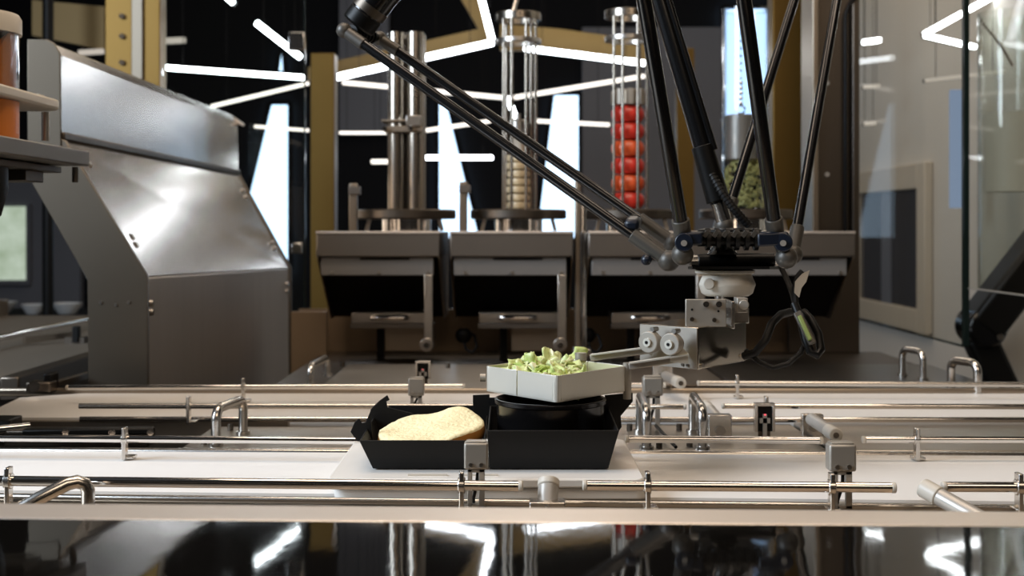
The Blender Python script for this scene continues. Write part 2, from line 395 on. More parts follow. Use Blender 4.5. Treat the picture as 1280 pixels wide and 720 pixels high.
# rear conveyor
rc = thing('rear_conveyor', 'farther white belt conveyor behind the black box', 'conveyor', (0, 1.75, .9))
part('belt', gquad([(-20, 518), (25, 497), (110, 491), (1750, 491), (1750, 522), (-20, 522)], BZ, .012), 'belt_white', rc)
part('side_profile', MB().cyl(G(100, 524, .951), G(1700, 525, .949), .0035), 'chrome', rc)
part('side_profile', MB().bar(G(-60, 490, .951), G(1700, 490.5, .951), .012, .012), 'steel_warm', rc, .003)
part('side_profile', MB().bar(G(-60, 526, .938), G(1700, 527, .938), .02, .02), 'steel_warm', rc, .003)
# cover plates between the belts
def plate(px0, px1, y0, y1, z, label, mat='steel_deck'):
    D0 = F*(CZ-z)/(y1-HY); D1 = F*(CZ-z)/(y0-HY)
    t = thing('cover_plate', label, 'cover plate', (XX((px0+px1)/2, D0), (D0+D1)/2, z-.012))
    part('plate', MB().rng(XX(px0, D0), XX(px1, D0), D0, D1, z-.012, z), mat, t, .002)
    return t
ca = plate(226, 585, 533, 560, .945, 'steel cover plate with one bar handle on the left between belts')
cb = plate(770, 1034, 530, 562, .945, 'steel cover plate with two bar handles right of the box')
cc = plate(1042, 1420, 528, 563, .944, 'plain steel cover plate at right between the belts', 'steel_deck')
def handle(parent, a, b, h, z, tr=.0055, lean=(0, 0, 1), r=.014, mat='steel_satin'):
    o = part('handle', uhandle(G(*a, z), G(*b, z), h, r, tr, lean), mat, parent)
    for q in (a, b): part('foot', MB().cyl(G(*q, z), G(*q, z)+Vector((0, 0, .004)), tr*1.5, n=12), mat, o)
handle(ca, (270, 558), (304, 543), .042, .945)
for q in ((255, 556), (288, 538)): part('bolt', MB().cyl(G(*q, .945), G(*q, .945)+Vector((0, 0, .008)), .0035, n=8), 'steel_dark', ca)
handle(cb, (808, 562), (800, 541), .045, .945)
handle(cb, (878, 562), (866, 541), .045, .945)
for q in ((824, 560), (849, 538), (787, 538), (862, 558)): part('bolt', MB().cyl(G(*q, .945), G(*q, .945)+Vector((0, 0, .008)), .0035, n=8), 'steel_dark', cb)
part('cable', MB().tube([G(820, 532, .95), G(832, 545, .955), G(845, 559, .948)], .002, 8), 'rubber', cb)
# rear decks behind the far belt
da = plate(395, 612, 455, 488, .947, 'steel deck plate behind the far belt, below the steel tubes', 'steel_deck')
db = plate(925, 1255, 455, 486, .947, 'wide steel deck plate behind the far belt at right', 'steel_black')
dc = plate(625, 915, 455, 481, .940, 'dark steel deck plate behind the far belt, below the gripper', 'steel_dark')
handle(da, (388, 482), (409, 470), .03, .947, .0055, mat='steel_satin')
handle(db, (1128, 470), (1154, 475), .045, .947, .0055, mat='steel_satin')
handle(db, (1189, 488), (1222, 494), .046, .947, .0062, mat='steel_satin')
for q in ((428, 458), (440, 487), (560, 460)): part('bolt', MB().cyl(G(*q, .947), G(*q, .947)+Vector((0, 0, .008)), .004, n=8), 'steel_dark', da)
# left mechanism pit between belts
t = thing('linear_actuator', 'dark linear actuator lying between the belts at far left', 'actuator', G(95, 548, .93))
part('body', MB().bar(G(10, 546, .94), G(190, 546, .94), .03, .02), 'steel_dark', t, .002)
part('cover', MB().bar(G(30, 540, .952), G(192, 538, .952), .018, .008), 'black_plastic', t, .002)
for x in (82, 140, 188): part('bolt', MB().cyl(G(x, 540, .955), G(x, 540, .962), .004, n=8), 'chrome', t)
part('piston', MB().cyl(G(-20, 540, .95), G(36, 534, .95), .006), 'chrome', t)
part('end_block', MB().box(G(5, 531, .952), (.03, .04, .018)), 'black_plastic', t, .002)
single('pit_floor', MB().rng(-1.0, -.33, 1.40, 1.62, .905, .92), 'black_plastic', 'dark pit floor between belts at left', 'tray')
single('pit_wall', MB().rng(-.62, -.28, 1.600, 1.612, .92, .948), 'steel_warm', 'steel strip behind the dark actuator', 'strip')
# front left loose handle + front handle
t = thing('lift_handle', 'bent steel bar handle at lower left behind the rim strip', 'handle', P(75, 636, 1.07))
part('bar', MB().tube([P(20, 640, 1.05), P(45, 625, 1.055), P(84, 605, 1.065), P(96, 602, 1.07), P(106, 605, 1.072), P(110, 613, 1.073), P(110, 634, 1.073)], .0058, 12), 'steel_satin', t)
part('foot', MB().cyl(P(110, 636, 1.073), P(110, 632, 1.073), .009), 'steel', t)

# guide rails -------------------------------------------------------------
def rail(a, b, z, r, label, brackets=(), mat='chrome', cap0=True, cap1=True, bl=26):
    p0 = G(*a, z); p1 = G(*b, z)
    t = thing('guide_rail', label, 'guide rail', ((p0+p1)/2-Vector((0, 0, r))), 'steel guide rails along the belts')
    part('rod', MB().cyl(p0, p1, r, n=18), mat, t)
    d = (p1-p0).normalized()
    if cap0: part('end_cap', MB().cyl(p0-d*.004, p0, r*1.05, n=18), 'nylon_white', t, .001)
    if cap1: part('end_cap', MB().cyl(p1, p1+d*.004, r*1.05, n=18), 'nylon_white', t, .001)
    for bx in brackets:
        k = (bx-a[0])/(b[0]-a[0]); c = p0.lerp(p1, k)
        m = MB().box(c+Vector((0, 0, -.0045)), (.004, .011, .033)).cyl(c-d*.003, c+d*.003, r*1.6, n=14).box(c+Vector((.003, .006, -.0195)), (.012, .016, .003))
        part('bracket', m, 'steel_satin', t, .0008)
    return t
RZ = .972
rail((-300, 598), (648, 607.5), RZ, .0044, 'long front guide rail ending before the white board', (17, 579), cap0=False)
rail((734, 606.5), (1114, 609.5), RZ, .0044, 'front guide rail between board and right sensor', (810, 1040))
rail((1183, 608.5), (1600, 610), RZ, .0044, 'short front guide rail at the lower right corner', (1274,), cap1=False)
rail((-300, 545), (452, 551), .972, .0037, 'guide rail on the far side of the near belt at left', (160,), cap0=False, cap1=False)
rail((786, 549), (1024, 550.5), .972, .0037, 'guide rail right of the box, far side of near belt', ())
rail((1082, 549.5), (1600, 550), .972, .0036, 'guide rail at right, far side of near belt', (1146,), cap1=False)
rail((99, 507.5), (600, 508), .972, .0033, 'guide rail with dark left end beside the far belt', (236,), 'steel_satin', cap0=False, cap1=False)
rail((770, 508), (854, 508.5), .972, .0033, 'short rail stub beside the far belt by the handles', ())
rail((906, 507.5), (1600, 509), .972, .0033, 'guide rail at right beside the far belt', (958,), cap1=False)
rail((86, 484.5), (578, 482.5), .972, .0033, 'farthest guide rail at left below the slanted housing', (303,))
rail((770, 481), (829, 481.5), .972, .0033, 'short far rail stub behind the pan', ())
rail((875, 479), (1600, 482), .972, .0036, 'farthest guide rail at right before the steel deck', (922,), 'steel_satin', cap1=False)

# photo sensors -------------------------------------------------------------
def sensor(px0, px1, py0, py1, D, pyf, label, mat='aluminium', red=False):
    x0, x1, z1, z0, zf = XX(px0, D), XX(px1, D), ZZ(py0, D), ZZ(py1, D), ZZ(pyf, D); w = x1-x0; cx = (x0+x1)/2
    t = thing('photo_sensor', label, 'sensor', (cx, D, zf), 'photo sensors on forked brackets')
    dp = w*.7
    part('housing', MB().rng(x0, x1, D, D+dp, z0, z1), mat, t, w*.08)
    part('top_plate', MB().rng(x0+w*.08, x1-w*.08, D+dp*.1, D+dp*.9, z1, z1+w*.06), mat, t, w*.02)
    for k in (.28, .72): part('screw', MB().cyl((x0+w*k, D+.001, z0+(z1-z0)*.18), (x0+w*k, D-.0012, z0+(z1-z0)*.18), w*.09, n=10), 'screw_metal', t)
    bx = w*.72
    m = MB().rng(cx-bx/2, cx-bx/2+w*.2, D+.002, D+.005, zf, z0).rng(cx+bx/2-w*.25, cx+bx/2, D+.002, D+.005, zf, z0).rng(cx-bx/2, cx+bx/2, D+.002, D+.005, z0-.003, z0+.004).rng(cx-bx/2, cx+bx/2, D+.002, D+.02, zf, zf+.003)
    part('fork_bracket', m, 'aluminium', t, .0005)
    part('cable', MB().tube([Vector((cx+w*.08, D+.008, z0)), Vector((cx+w*.02, D+.004, z0*.6+zf*.4)), Vector((cx-w*.12, D+.008, z0*.2+zf*.8)), Vector((cx-w*.1, D+.012, zf))], w*.07, 8), 'rubber', t)
    return t
sensor(580, 610, 554, 587, 1.095, 636, 'photo sensor standing in front of the black box')
sensor(1037, 1071, 556, 590, 1.085, 637, 'photo sensor with cable on the front rail at right')
sensor(510, 530, 473, 495, 1.63, 508, 'small photo sensor on the rail left of the pan')
sensor(804, 829, 472, 495, 1.58, 537, 'photo sensor behind the pan, right of the black box')
def reflector(px0, px1, py0, py1, D, pyf, label, red=.022):
    x0, x1, z1, z0, zf = XX(px0, D), XX(px1, D), ZZ(py0, D), ZZ(py1, D), ZZ(pyf, D); w = x1-x0; e = w*.14
    t = thing('light_receiver', label, 'sensor', ((x0+x1)/2, D, zf), 'open framed light receivers')
    m = MB().rng(x0, x0+e, D, D+w*.5, z0, z1).rng(x1-e, x1, D, D+w*.5, z0, z1).rng(x0, x1, D, D+w*.5, z1, z1+e).rng(x0+e, x1-e, D+w*.45, D+w*.5, z0, z1)
    part('frame', m, 'steel_satin', t, .0004)
    part('sensor_core', MB().rng(x0+e, x1-e, D+w*.2, D+w*.44, z0, z1), 'black_plastic', t)
    cx = (x0+x1)/2
    part('cross_plate', MB().rng(cx-w*.10, cx+w*.10, D+.001, D+w*.2, zf+(z0-zf)*.0, z1-w*.4).rng(cx-w*.26, cx+w*.26, D+.001, D+w*.2, z1-w*.85, z1-w*.6), 'aluminium', t)
    part('stem', MB().rng(cx-w*.30, cx+w*.30, D+w*.25, D+w*.35, zf, z0), 'steel_dark', t)
    part('indicator_light', MB().cyl((cx, D-.0005, z1-w*.42), (cx, D+w*.2, z1-w*.42), w*red, n=8), 'sensor_red', t)
reflector(519, 538, 454, 474, 1.95, 490, 'light receiver with white cross behind the far belt, left of pan', .012)
reflector(944, 969, 508, 540, 1.50, 562, 'light receiver with red dot on the plate right of the handles')

# pneumatic stoppers ---------------------------------------------------------
def stopper(a, b, r, block, label, Dm=None):
    t = thing('piston_stopper', label, 'stopper', (Vector(a)+Vector(b))/2-Vector((0, 0, r*1.5)), 'grey piston stoppers')
    a = Vector(a); b = Vector(b); d = (b-a).normalized()
    part('cylinder', MB().cyl(a, a.lerp(b, .72), r, n=18), 'piston_grey', t, .0008)
    part('tip', MB().cyl(a.lerp(b, .72), b, r*1.08, n=18), 'nylon_white', t, .0012)
    part('socket_screw', MB().cyl(b-d*.001, b+d*.0012, r*.45, n=10), 'steel_dark', t)
    if block:
        c, s = block; part('mount_block', MB().box(c, s), 'steel_satin', t, .001)
        part('block_screw', MB().cyl(Vector(c)+Vector((0, -s[1]/2+.001, 0)), Vector(c)+Vector((0, -s[1]/2-.003, 0)), min(s[0], s[2])*.22, n=12), 'screw_metal', t)
stopper(P(1014, 524, 1.50), P(1045, 544, 1.40), .0072, (P(1015, 533, 1.52), (.025, .012, .030)), 'white-tipped piston stopper angled above the right cover plate')
stopper(P(903, 530, 1.52), P(882, 508, 1.60), .0075, (P(899, 537, 1.49), (.027, .016, .036)), 'piston stopper with steel block beside the two bar handles')
stopper(P(1230, 652, 1.03), P(1153, 609, 1.075), .0075, None, 'large piston stopper rising behind the rim strip at lower right')
stopper(P(684, 632, 1.085), P(686, 600, 1.10), .0088, (P(684, 631, 1.08), (.030, .02, .008)), 'upright piston stopper before the white board')
stopper(P(832, 470, 1.88), P(851, 479, 1.76), .0075, (P(828, 470, 1.89), (.03, .012, .035)), 'piston stopper below the gripper box')

# left cross conveyor ------------------------------------------------------------
t = thing('cross_conveyor', 'tan belt conveyor running away at the far left', 'conveyor', (-1.0, 2.8, .9))
part('belt', MB().rng(-1.35, -.79, 1.96, 3.44, .94, .955), 'belt_tan', t)
part('side_rail', MB().rng(-.785, -.755, 1.96, 3.44, .925, .962), 'steel_dark', t, .003)
part('side_rail', MB().rng(-1.39, -1.352, 1.96, 3.44, .935, 1.0), 'steel_warm', t, .003)
part('centre_rod', MB().cyl((-1.0, 2.0, .975), (-1.0, 3.4, .975), .006), 'chrome', t)
part('base', MB().rng(-1.36, -1.12, 1.95, 3.44, 0, .925), 'steel_dark', t)
t = thing('rail_end_block', 'dark clamp block at the left end of the farthest rail', 'clamp', P(52, 490, 1.85))
part('block', MB().box(P(52, 483, 1.85), (.036, .03, .016)), 'steel_dark', t, .003)
part('ring', MB().cyl(P(42, 483, 1.832), P(42, 483, 1.828), .008), 'chrome', t)
part('clamp_jaw', MB().box(P(64, 478, 1.86), (.012, .03, .028)), 'black_plastic', t, .002)
part('arm', MB().bar(P(64, 482, 1.86), P(112, 468, 2.05), .012, .01), 'steel_dark', t, .002)
t = thing('rail_bracket', 'small black bracket standing on the far left conveyor', 'bracket', P(94, 432, 2.6))
part('post', MB().rng(XX(90, 2.6), XX(97, 2.6), 2.6, 2.62, ZZ(428, 2.6), ZZ(408, 2.6)), 'black_plastic', t, .001)
part('arm', MB().bar(P(30, 425, 2.55), P(96, 418, 2.65), .01, .012), 'steel_warm', t)
part('foot', MB().box(P(96, 424.5, 2.62), (.04, .03, .012)), 'steel_dark', t)

# ================================================================ SLANTED HOUSING
D0, D1 = 2.0, 3.3
sh = thing('slanted_housing', 'large stainless slanted machine housing at left', 'machine housing', (-.63, 2.6, .55))
near = [(60, 170), (80, 177), (181, 345), (110, 352), (60, 260)]
far = [(285, 214), (298, 219), (361, 334), (318, 340), (285, 280)]
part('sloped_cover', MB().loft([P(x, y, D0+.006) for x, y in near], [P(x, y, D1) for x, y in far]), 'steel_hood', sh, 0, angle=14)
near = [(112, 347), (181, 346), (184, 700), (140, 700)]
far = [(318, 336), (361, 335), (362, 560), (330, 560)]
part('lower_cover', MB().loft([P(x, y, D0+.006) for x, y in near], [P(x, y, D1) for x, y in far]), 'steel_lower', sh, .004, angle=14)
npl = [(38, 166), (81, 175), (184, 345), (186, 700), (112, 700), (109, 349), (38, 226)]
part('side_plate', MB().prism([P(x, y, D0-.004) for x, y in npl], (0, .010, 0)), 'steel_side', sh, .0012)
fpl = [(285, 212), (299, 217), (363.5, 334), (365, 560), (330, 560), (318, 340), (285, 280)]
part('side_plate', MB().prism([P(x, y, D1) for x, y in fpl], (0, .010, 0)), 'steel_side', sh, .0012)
hn = [(36, 51), (58, 51), (66, 55), (73, 68), (76, 164), (36, 164)]
hf = [(274, 143), (287, 143), (292, 146), (297, 154), (298, 212), (274, 212)]
hood = part('hood', MB().loft([P(x, y, D0) for x, y in hn], [P(x, y, D1) for x, y in hf]), 'steel_hood', sh, .0, angle=14)
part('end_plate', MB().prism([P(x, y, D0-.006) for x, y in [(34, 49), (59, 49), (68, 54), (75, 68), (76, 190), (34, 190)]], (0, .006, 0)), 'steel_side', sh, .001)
part('hood_lip', MB().loft([P(x, y, D1+.001) for x, y in [(286, 142), (306, 155), (304, 158), (286, 150)]], [P(x, y, D1+.05) for x, y in [(286, 142), (306, 155), (304, 158), (286, 150)]]), 'bar_satin', sh)
part('seam_strip', MB().bar(P(77, 170, D0), P(298.5, 215.5, D1), .010, .012), 'steel_dark', sh, .002)
for x, y in ((161, 298), (166, 308), (108, 208)): screw(sh, P(x, y, D0+.03)+Vector((.004, 0, .002)), (.857, 0, .515), .006, .004)
for x, y in ((188, 379), (188, 390)): screw(sh, P(x, y, D0+.03), (1, 0, 0), .006, .005)
for x, y in ((126, 378), (145, 381), (161, 378)): screw(sh, P(x, y, D0-.004), (0, -1, 0), .003, .0015)
for x, y in ((358, 355), (358, 364), (303, 238), (307, 246), (340, 303), (343, 310)): screw(sh, P(x, y, D1-.06), (1, 0, .2), .006, .005)

# ================================================================ SHELF WITH SAUCE CANISTER
t = thing('wall_shelf', 'thick steel shelf at upper left under the sauce canister', 'shelf', (-.66, 1.5, 1.27))
XS = XX(112, 1.70)
part('shelf_board', MB().rng(-.95, XS, 1.28, 1.70, 1.272, 1.292), 'steel_unit', t, .002)
part('lower_channel', MB().rng(-.95, XS-.03, 1.30, 1.68, 1.262, 1.270), 'steel_dark', t, .001)
part('support_post', MB().cyl(P(94, 209, 1.68), P(94, 228, 1.68), .004), 'steel_dark', t)
part('support_beam', MB().rng(-.93, -.60, 1.58, 1.64, 1.248, 1.262), 'steel_dark', t, .001)
part('wall_bracket', MB().rng(-.95, -.90, 1.3, 1.7, .9, 1.272), 'steel_dark', t)
part('lock_pin', MB().cyl(P(57, 176, 1.62), P(57, 140, 1.62), .005), 'steel', t)
t = thing('ring_holder', 'white plastic holder plate around the sauce canister', 'holder', (-.66, 1.5, 1.33))
XR = XX(72, 1.62)
m = MB(); c = Vector((XR-.03, 1.59, 0))
poly = [Vector((-.95, 1.30, 1.34)), Vector((XR, 1.30, 1.34))]+[Vector((XR-.03+.03*math.cos(a*math.pi/12), 1.62+.03*math.sin(a*math.pi/12), 1.34)) for a in range(0, 7)]+[Vector((-.95, 1.65, 1.34))]
part('plate', m.prism(poly, (0, 0, .013)), 'nylon_white', t, .003)
part('clip', MB().box(P(46, 121, 1.64), (.012, .02, .006)), 'nylon_white', t)
cx, cy = XX(40, 1.55)-.058, 1.5
t = thing('sauce_canister', 'clear canister of orange sauce with white lid', 'canister', (cx, cy, 1.292))
ro = .058
part('upper_jar', MB().lathe([(ro, 1.354), (ro, 1.423), (ro-.002, 1.423), (ro-.002, 1.354)], (cx, cy, 0), 36, True), 'acrylic', t)
part('lower_jar', MB().lathe([(ro, 1.293), (ro, 1.339)], (cx, cy, 0), 36), 'sauce', t)
k = 36; rs = []
for zz in (1.354, 1.375, 1.39, 1.402):
    rs.append([Vector((cx+math.cos(2*math.pi*j/k)*(ro-.003), cy+math.sin(2*math.pi*j/k)*(ro-.003), zz if zz < 1.38 else zz+.016*math.sin(j*.9+1.2)*(zz-1.38)/.02)) for j in range(k)])
part('sauce', MB().rings(rs), 'sauce', t)
part('lid', MB().lathe([(ro+.003, 1.418), (ro+.003, 1.436), (ro, 1.441), (ro-.01, 1.4425)], (cx, cy, 0), 36), 'nylon_white', t)
t = thing('black_funnel', 'dark round funnel hanging under the steel shelf', 'funnel', (-.69, 1.5, 1.1))
part('bowl', MB().lathe([(.012, 1.172), (.035, 1.178), (.062, 1.205), (.07, 1.235), (.07, 1.262)], (-.665, 1.5, 0), 30), 'black_plastic', t)
part('spout', MB().cyl((-.665, 1.5, 1.155), (-.665, 1.5, 1.175), .014, .018), 'black_plastic', t)

# far left counter
t = thing('far_counter', 'far dark counter with dishes at left, beyond the cross conveyor', 'counter', (-2.0, 5.2, 0))
part('top', MB().rng(-3.2, -1.72, 4.9, 5.6, .80, .84), 'wall_dark', t, .004)
part('body', MB().rng(-3.15, -1.76, 4.95, 5.55, 0, .80), 'wall_frame', t)
t = thing('dark_post', 'thin dark upright post behind the steel shelf', 'post', (XX(60, 4.7), 4.7, 0))
part('pole', MB().cyl((XX(60, 4.7), 4.7, 0), (XX(60, 4.7), 4.7, 2.2), .02), 'black_plastic', t)
part('foot', MB().cyl((XX(60, 4.7), 4.7, 0), (XX(60, 4.7), 4.7, .03), .09), 'black_plastic', t)
DL = ['wide white dish at the left end of the far counter', 'small white dish in the middle of the far counter', 'white dish at the right end of the far counter']
for i, (px, r, h) in enumerate(((-4, .08, .05), (42, .05, .04), (84, .06, .045))):
    c = Vector((XX(px, 5.2), 5.2, .84))
    single('dish', MB().lathe([(r*.5, 0), (r*.6, .004), (r, h), (r*.93, h), (r*.5, .008)], c, 20), 'dish_white', DL[i], 'dish', 'dishes on the far counter')

# ================================================================ DISPENSERS
S = 2.6/F
def dispenser(px0, label, drawer=True, wpx=155, arm=True):
    x0 = XX(px0, 2.6); w = wpx*S
    t = thing('dispenser_unit', label, 'dispenser', (x0+w/2, 2.78, .92), 'row of steel dispenser units')
    part('hood', MB().rng(x0, x0+w, 2.6, 2.96, 1.131, 1.182), 'steel_unit', t, .003)
    part('hood_edge', MB().rng(x0, x0+w, 2.597, 2.603, 1.178, 1.1835), 'bar_satin', t, .001)
    fr = part('front_rail', MB().rng(x0+.008, x0+w-.014, 2.612, 2.632, 1.093, 1.131), 'steel_rail', t, .0015)
    part('rail_slot', MB().rng(x0+w*.35, x0+w*.75, 2.609, 2.613, 1.125, 1.129), 'black_matte', fr)
    for kx in (.12, .5, .9): part('screw', MB().cyl((x0+w*kx, 2.613, 1.099), (x0+w*kx, 2.609, 1.099), .0035, n=8), 'screw_metal', fr)
    prof = [(2.604, 1.14), (2.604, 1.128), (2.80, .992), (2.955, .992), (2.955, 1.14)]
    for xs in (x0+.001, x0+w-.004): part('side_plate', MB().prism([(xs, y, z) for y, z in prof], (.003, 0, 0)), 'steel_warm', t)
    prof = [(2.635, 1.128), (2.82, .995), (2.95, .995), (2.95, 1.128)]
    part('chamber_shade', MB().prism([(x0+.006, y, z) for y, z in prof], (w-.012, 0, 0)), 'black_matte', t)  # deep shade inside the unit, put in as a black block
    if drawer:
        dr = part('drawer', MB().rng(x0+.057, x0+.224, 2.72, 2.80, .988, 1.010), 'steel', t, .001)
        part('drawer_lip', MB().rng(x0+.055, x0+.226, 2.712, 2.74, .977, .988), 'steel_unit', dr, .001)
        part('drawer_handle', MB().tube([(x0+.100, 2.722, 1.0), (x0+.103, 2.706, 1.0), (x0+.112, 2.702, 1.0), (x0+.166, 2.702, 1.0), (x0+.175, 2.706, 1.0), (x0+.178, 2.722, 1.0)], .0055), 'chrome', dr)
        part('motor_box', MB().rng(x0+.125, x0+.226, 2.75, 2.88, .925, .978), 'steel_warm', t, .002)
        part('support_leg', MB().rng(x0+.10, x0+.116, 2.82, 2.84, .90, .99), 'black_plastic', t)
        part('cable_plug', MB().ball((x0+.292, 2.80, .955), .018, (1, .6, 1)), 'black_plastic', t)
        part('cable', MB().tube([(x0+.292, 2.80, .95), (x0+.298, 2.79, .925), (x0+.312, 2.785, .918), (x0+.322, 2.79, .932), (x0+.316, 2.80, .955), (x0+.30, 2.82, .96)], .003, 8), 'rubber', t)
    if arm:
        ar = part('pivot_arm', MB().rng(x0+w-.032, x0+w-.015, 2.596, 2.608, .945, 1.095), 'steel', t, .001)
        part('pivot_boss', MB().cyl((x0+w-.027, 2.594, .953), (x0+w-.027, 2.608, .953), .014, n=18), 'steel', ar, .001)
        part('pivot_bolt', MB().cyl((x0+w-.027, 2.588, .953), (x0+w-.027, 2.596, .953), .006, n=12), 'chrome', ar)
    return t
dispenser(395, 'leftmost dispenser unit, below the steel tubes')
dispenser(562, 'second dispenser unit from left, below the onion cage')
dispenser(735, 'third dispenser unit from left, below the tomato cage')
dispenser(897, 'rightmost dispenser unit, behind the robot', False, 172, False)
single('rear_splash_panel', MB().rng(-.50, .72, 3.002, 3.012, .88, 1.0), 'panel_brown', 'brownish steel panel low behind the dispenser units', 'panel')
single('left_splash_panel', MB().rng(XX(364, 2.9), XX(408, 2.9), 2.90, 2.92, .86, 1.0), 'panel_brown', 'brown steel upright panel right of the slanted housing', 'panel')
t = thing('end_plate', 'dark steel end plate at the right end of the dispensers', 'plate', (XX(1055, 2.97), 2.97, .9))
part('plate', MB().rng(XX(985, 2.97), XX(1074, 2.97), 2.965, 2.98, .90, 1.182), 'steel_dark', t, .002)
part('bolt', MB().cyl(P(1034, 448, 2.964), P(1034, 448, 2.955), .007, n=10), 'screw_metal', t)
# upright brackets and rods between units
def upright(px, py0, py1, wpx, D, label):
    t = thing('upright_bracket', label, 'bracket', (XX(px, D), D, ZZ(py1, D)), 'upright brackets between dispensers')
    part('post', MB().rng(XX(px-wpx/2, D), XX(px+wpx/2, D), D, D+.02, ZZ(py1, D), ZZ(py0, D)), 'steel_warm', t, .002)
    part('tab', MB().rng(XX(px-wpx/2, D), XX(px+wpx*.9, D), D-.006, D+.02, ZZ(py0+14, D), ZZ(py0+4, D)), 'steel_unit', t, .001)
upright(441, 229, 289, 10, 2.68, 'upright bracket left of the steel tube turntable')
upright(579, 227, 289, 10, 2.68, 'upright bracket between steel tubes and onion cage')
t = thing('hanging_column', 'steel double column between second and third dispenser', 'column', (XX(727, 2.66), 2.66, .90))
part('post', MB().rng(XX(719, 2.66), XX(726, 2.66), 2.66, 2.69, .90, 1.30), 'steel_warm', t, .002)
part('rod', MB().cyl((XX(730, 2.65), 2.65, .93), (XX(730, 2.65), 2.65, 1.24), .005), 'chrome', t)
part('foot', MB().rng(XX(716, 2.66), XX(738, 2.66), 2.64, 2.69, .925, .94), 'steel', t, .002)

# turntables
CD = 2.78
def turntable(px, rpx, label):
    c = Vector((XX(px, CD), CD, 0)); r = rpx*CD/F
    t = thing('turntable', label, 'turntable', (c.x, c.y, 1.182), 'turntables on the dispensers')
    part('disc', MB().lathe([(r-.003, 1.209), (r, 1.212), (r, 1.227), (r-.003, 1.230)], c, 40), 'steel_dark', t)
    part('drum', MB().lathe([(r*.5, 1.1825), (r*.5, 1.2085)], c, 32), 'chrome', t)
    for a in (-.75, .75): part('latch', MB().bar(c+Vector((r*a, -.05, 1.184)), c+Vector((r*a*.92, -.05, 1.209)), .008, .008), 'steel', t)
    return c
c1 = turntable(508, 62, 'steel turntable under the bundle of steel tubes')
c2 = turntable(648, 60, 'steel turntable under the onion cage')
c3 = turntable(787, 58, 'steel turntable under the tomato cage')
c4 = turntable(932, 58, 'steel turntable under the clear acrylic tube')
K = CD/F
# steel tubes
t = thing('steel_tube_bundle', 'bundle of four tall steel tubes with clamp on the left turntable', 'tube magazine', (c1.x, c1.y, 1.23))
for dx, dy in ((-12, -8), (12, -10), (-10, 14), (13, 12)):
    c = c1+Vector((dx*K, dy*K, 0)); r = 10.5*K
    part('tube', MB().lathe([(r, 1.231), (r, 1.612), (r-.0015, 1.612), (r-.0015, 1.231)], c, 24, True), 'steel_rod', t)
b = part('clamp', MB().rng(c1.x-26*K, c1.x+22*K, CD-.042, CD+.04, 1.396, 1.408).rng(c1.x-29*K, c1.x+20*K, CD-.044, CD+.04, 1.418, 1.422), 'steel_warm', t, .001)
part('clamp_block', MB().rng(c1.x+2*K, c1.x+20*K, CD-.052, CD-.03, 1.408, 1.430), 'steel', b, .001)
for x in (-24, 8): part('clamp_bolt', MB().cyl(c1+Vector((x*K, -.045, 1.402)), c1+Vector((x*K, -.055, 1.402)), .005, n=8), 'chrome', b)
def annulus(c, r0, r1, z0, z1, n=32): return MB().lathe([(r1, z0), (r1, z1), (r0, z1), (r0, z0)], c, n, True)
def cage(c, r, label, ztop):
    t = thing('rod_cage', label, 'cage magazine', (c.x, c.y, 1.23), 'rod cages holding vegetables')
    for a in (-2.35, -1.9, -1.2, -.62, .9, 2.2):
        q = c+Vector((math.cos(a)*r, math.sin(a)*r, 0))
        part('rod', MB().cyl((q.x, q.y, 1.2305), (q.x, q.y, ztop), .0034, n=10), 'steel_rod', t)
    part('top_ring', annulus(c, r-.005, r+.004, ztop-.016, ztop), 'steel_rod', t, .001)
    part('ring', annulus(c, r-.005, r+.004, ztop-.066, ztop-.056), 'steel', t, .001)
    return t
ca2 = cage(c2, 26*K, 'round steel rod cage holding onion slices', ZZ(17, CD))
part('top_handle', MB().tube([c2+Vector((-.012, -.03, 1.655)), c2+Vector((-.004, -.02, 1.685)), c2+Vector((.02, -.02, 1.70))], .006), 'steel_satin', ca2)
ca3 = cage(c3+Vector((-2*K, 0, 0)), 27*K, 'round steel rod cage holding tomatoes', ZZ(14, CD))
c3b = c3+Vector((-2*K, 0, 0))
fw = thing('follower_weight', 'steel follower block inside the onion cage', 'weight', (c2.x, c2.y, ZZ(168, CD)), 'follower blocks in the rod cages')
part('block', MB().lathe([(.018, ZZ(168, CD)), (.021, ZZ(166, CD)), (.021, ZZ(152, CD)), (.018, ZZ(150, CD))], c2, 20), 'steel', fw)
part('stem', MB().cyl((c2.x, c2.y, ZZ(152, CD)), (c2.x, c2.y, ZZ(142, CD)), .005), 'steel', fw)
part('stem_foot', MB().cyl((c2.x, c2.y, ZZ(193, CD)), (c2.x, c2.y, ZZ(168, CD)), .013), 'nylon_white', fw)
zt = ZZ(132, CD); fw = thing('follower_weight', 'steel follower block on top of the tomatoes', 'weight', (c3b.x, c3b.y, zt), 'follower blocks in the rod cages')
part('block', MB().lathe([(.030, zt), (.037, zt+.002), (.037, zt+.030), (.034, zt+.033)], c3b, 8), 'steel_block', fw)
for a in (-2.2, -1.5, -.8): part('lug', MB().box(c3b+Vector((math.cos(a)*.037, math.sin(a)*.037, zt+.017)), (.012, .008, .034), Matrix.Rotation(a+math.pi/2, 3, 'Z')), 'aluminium', fw, .001)
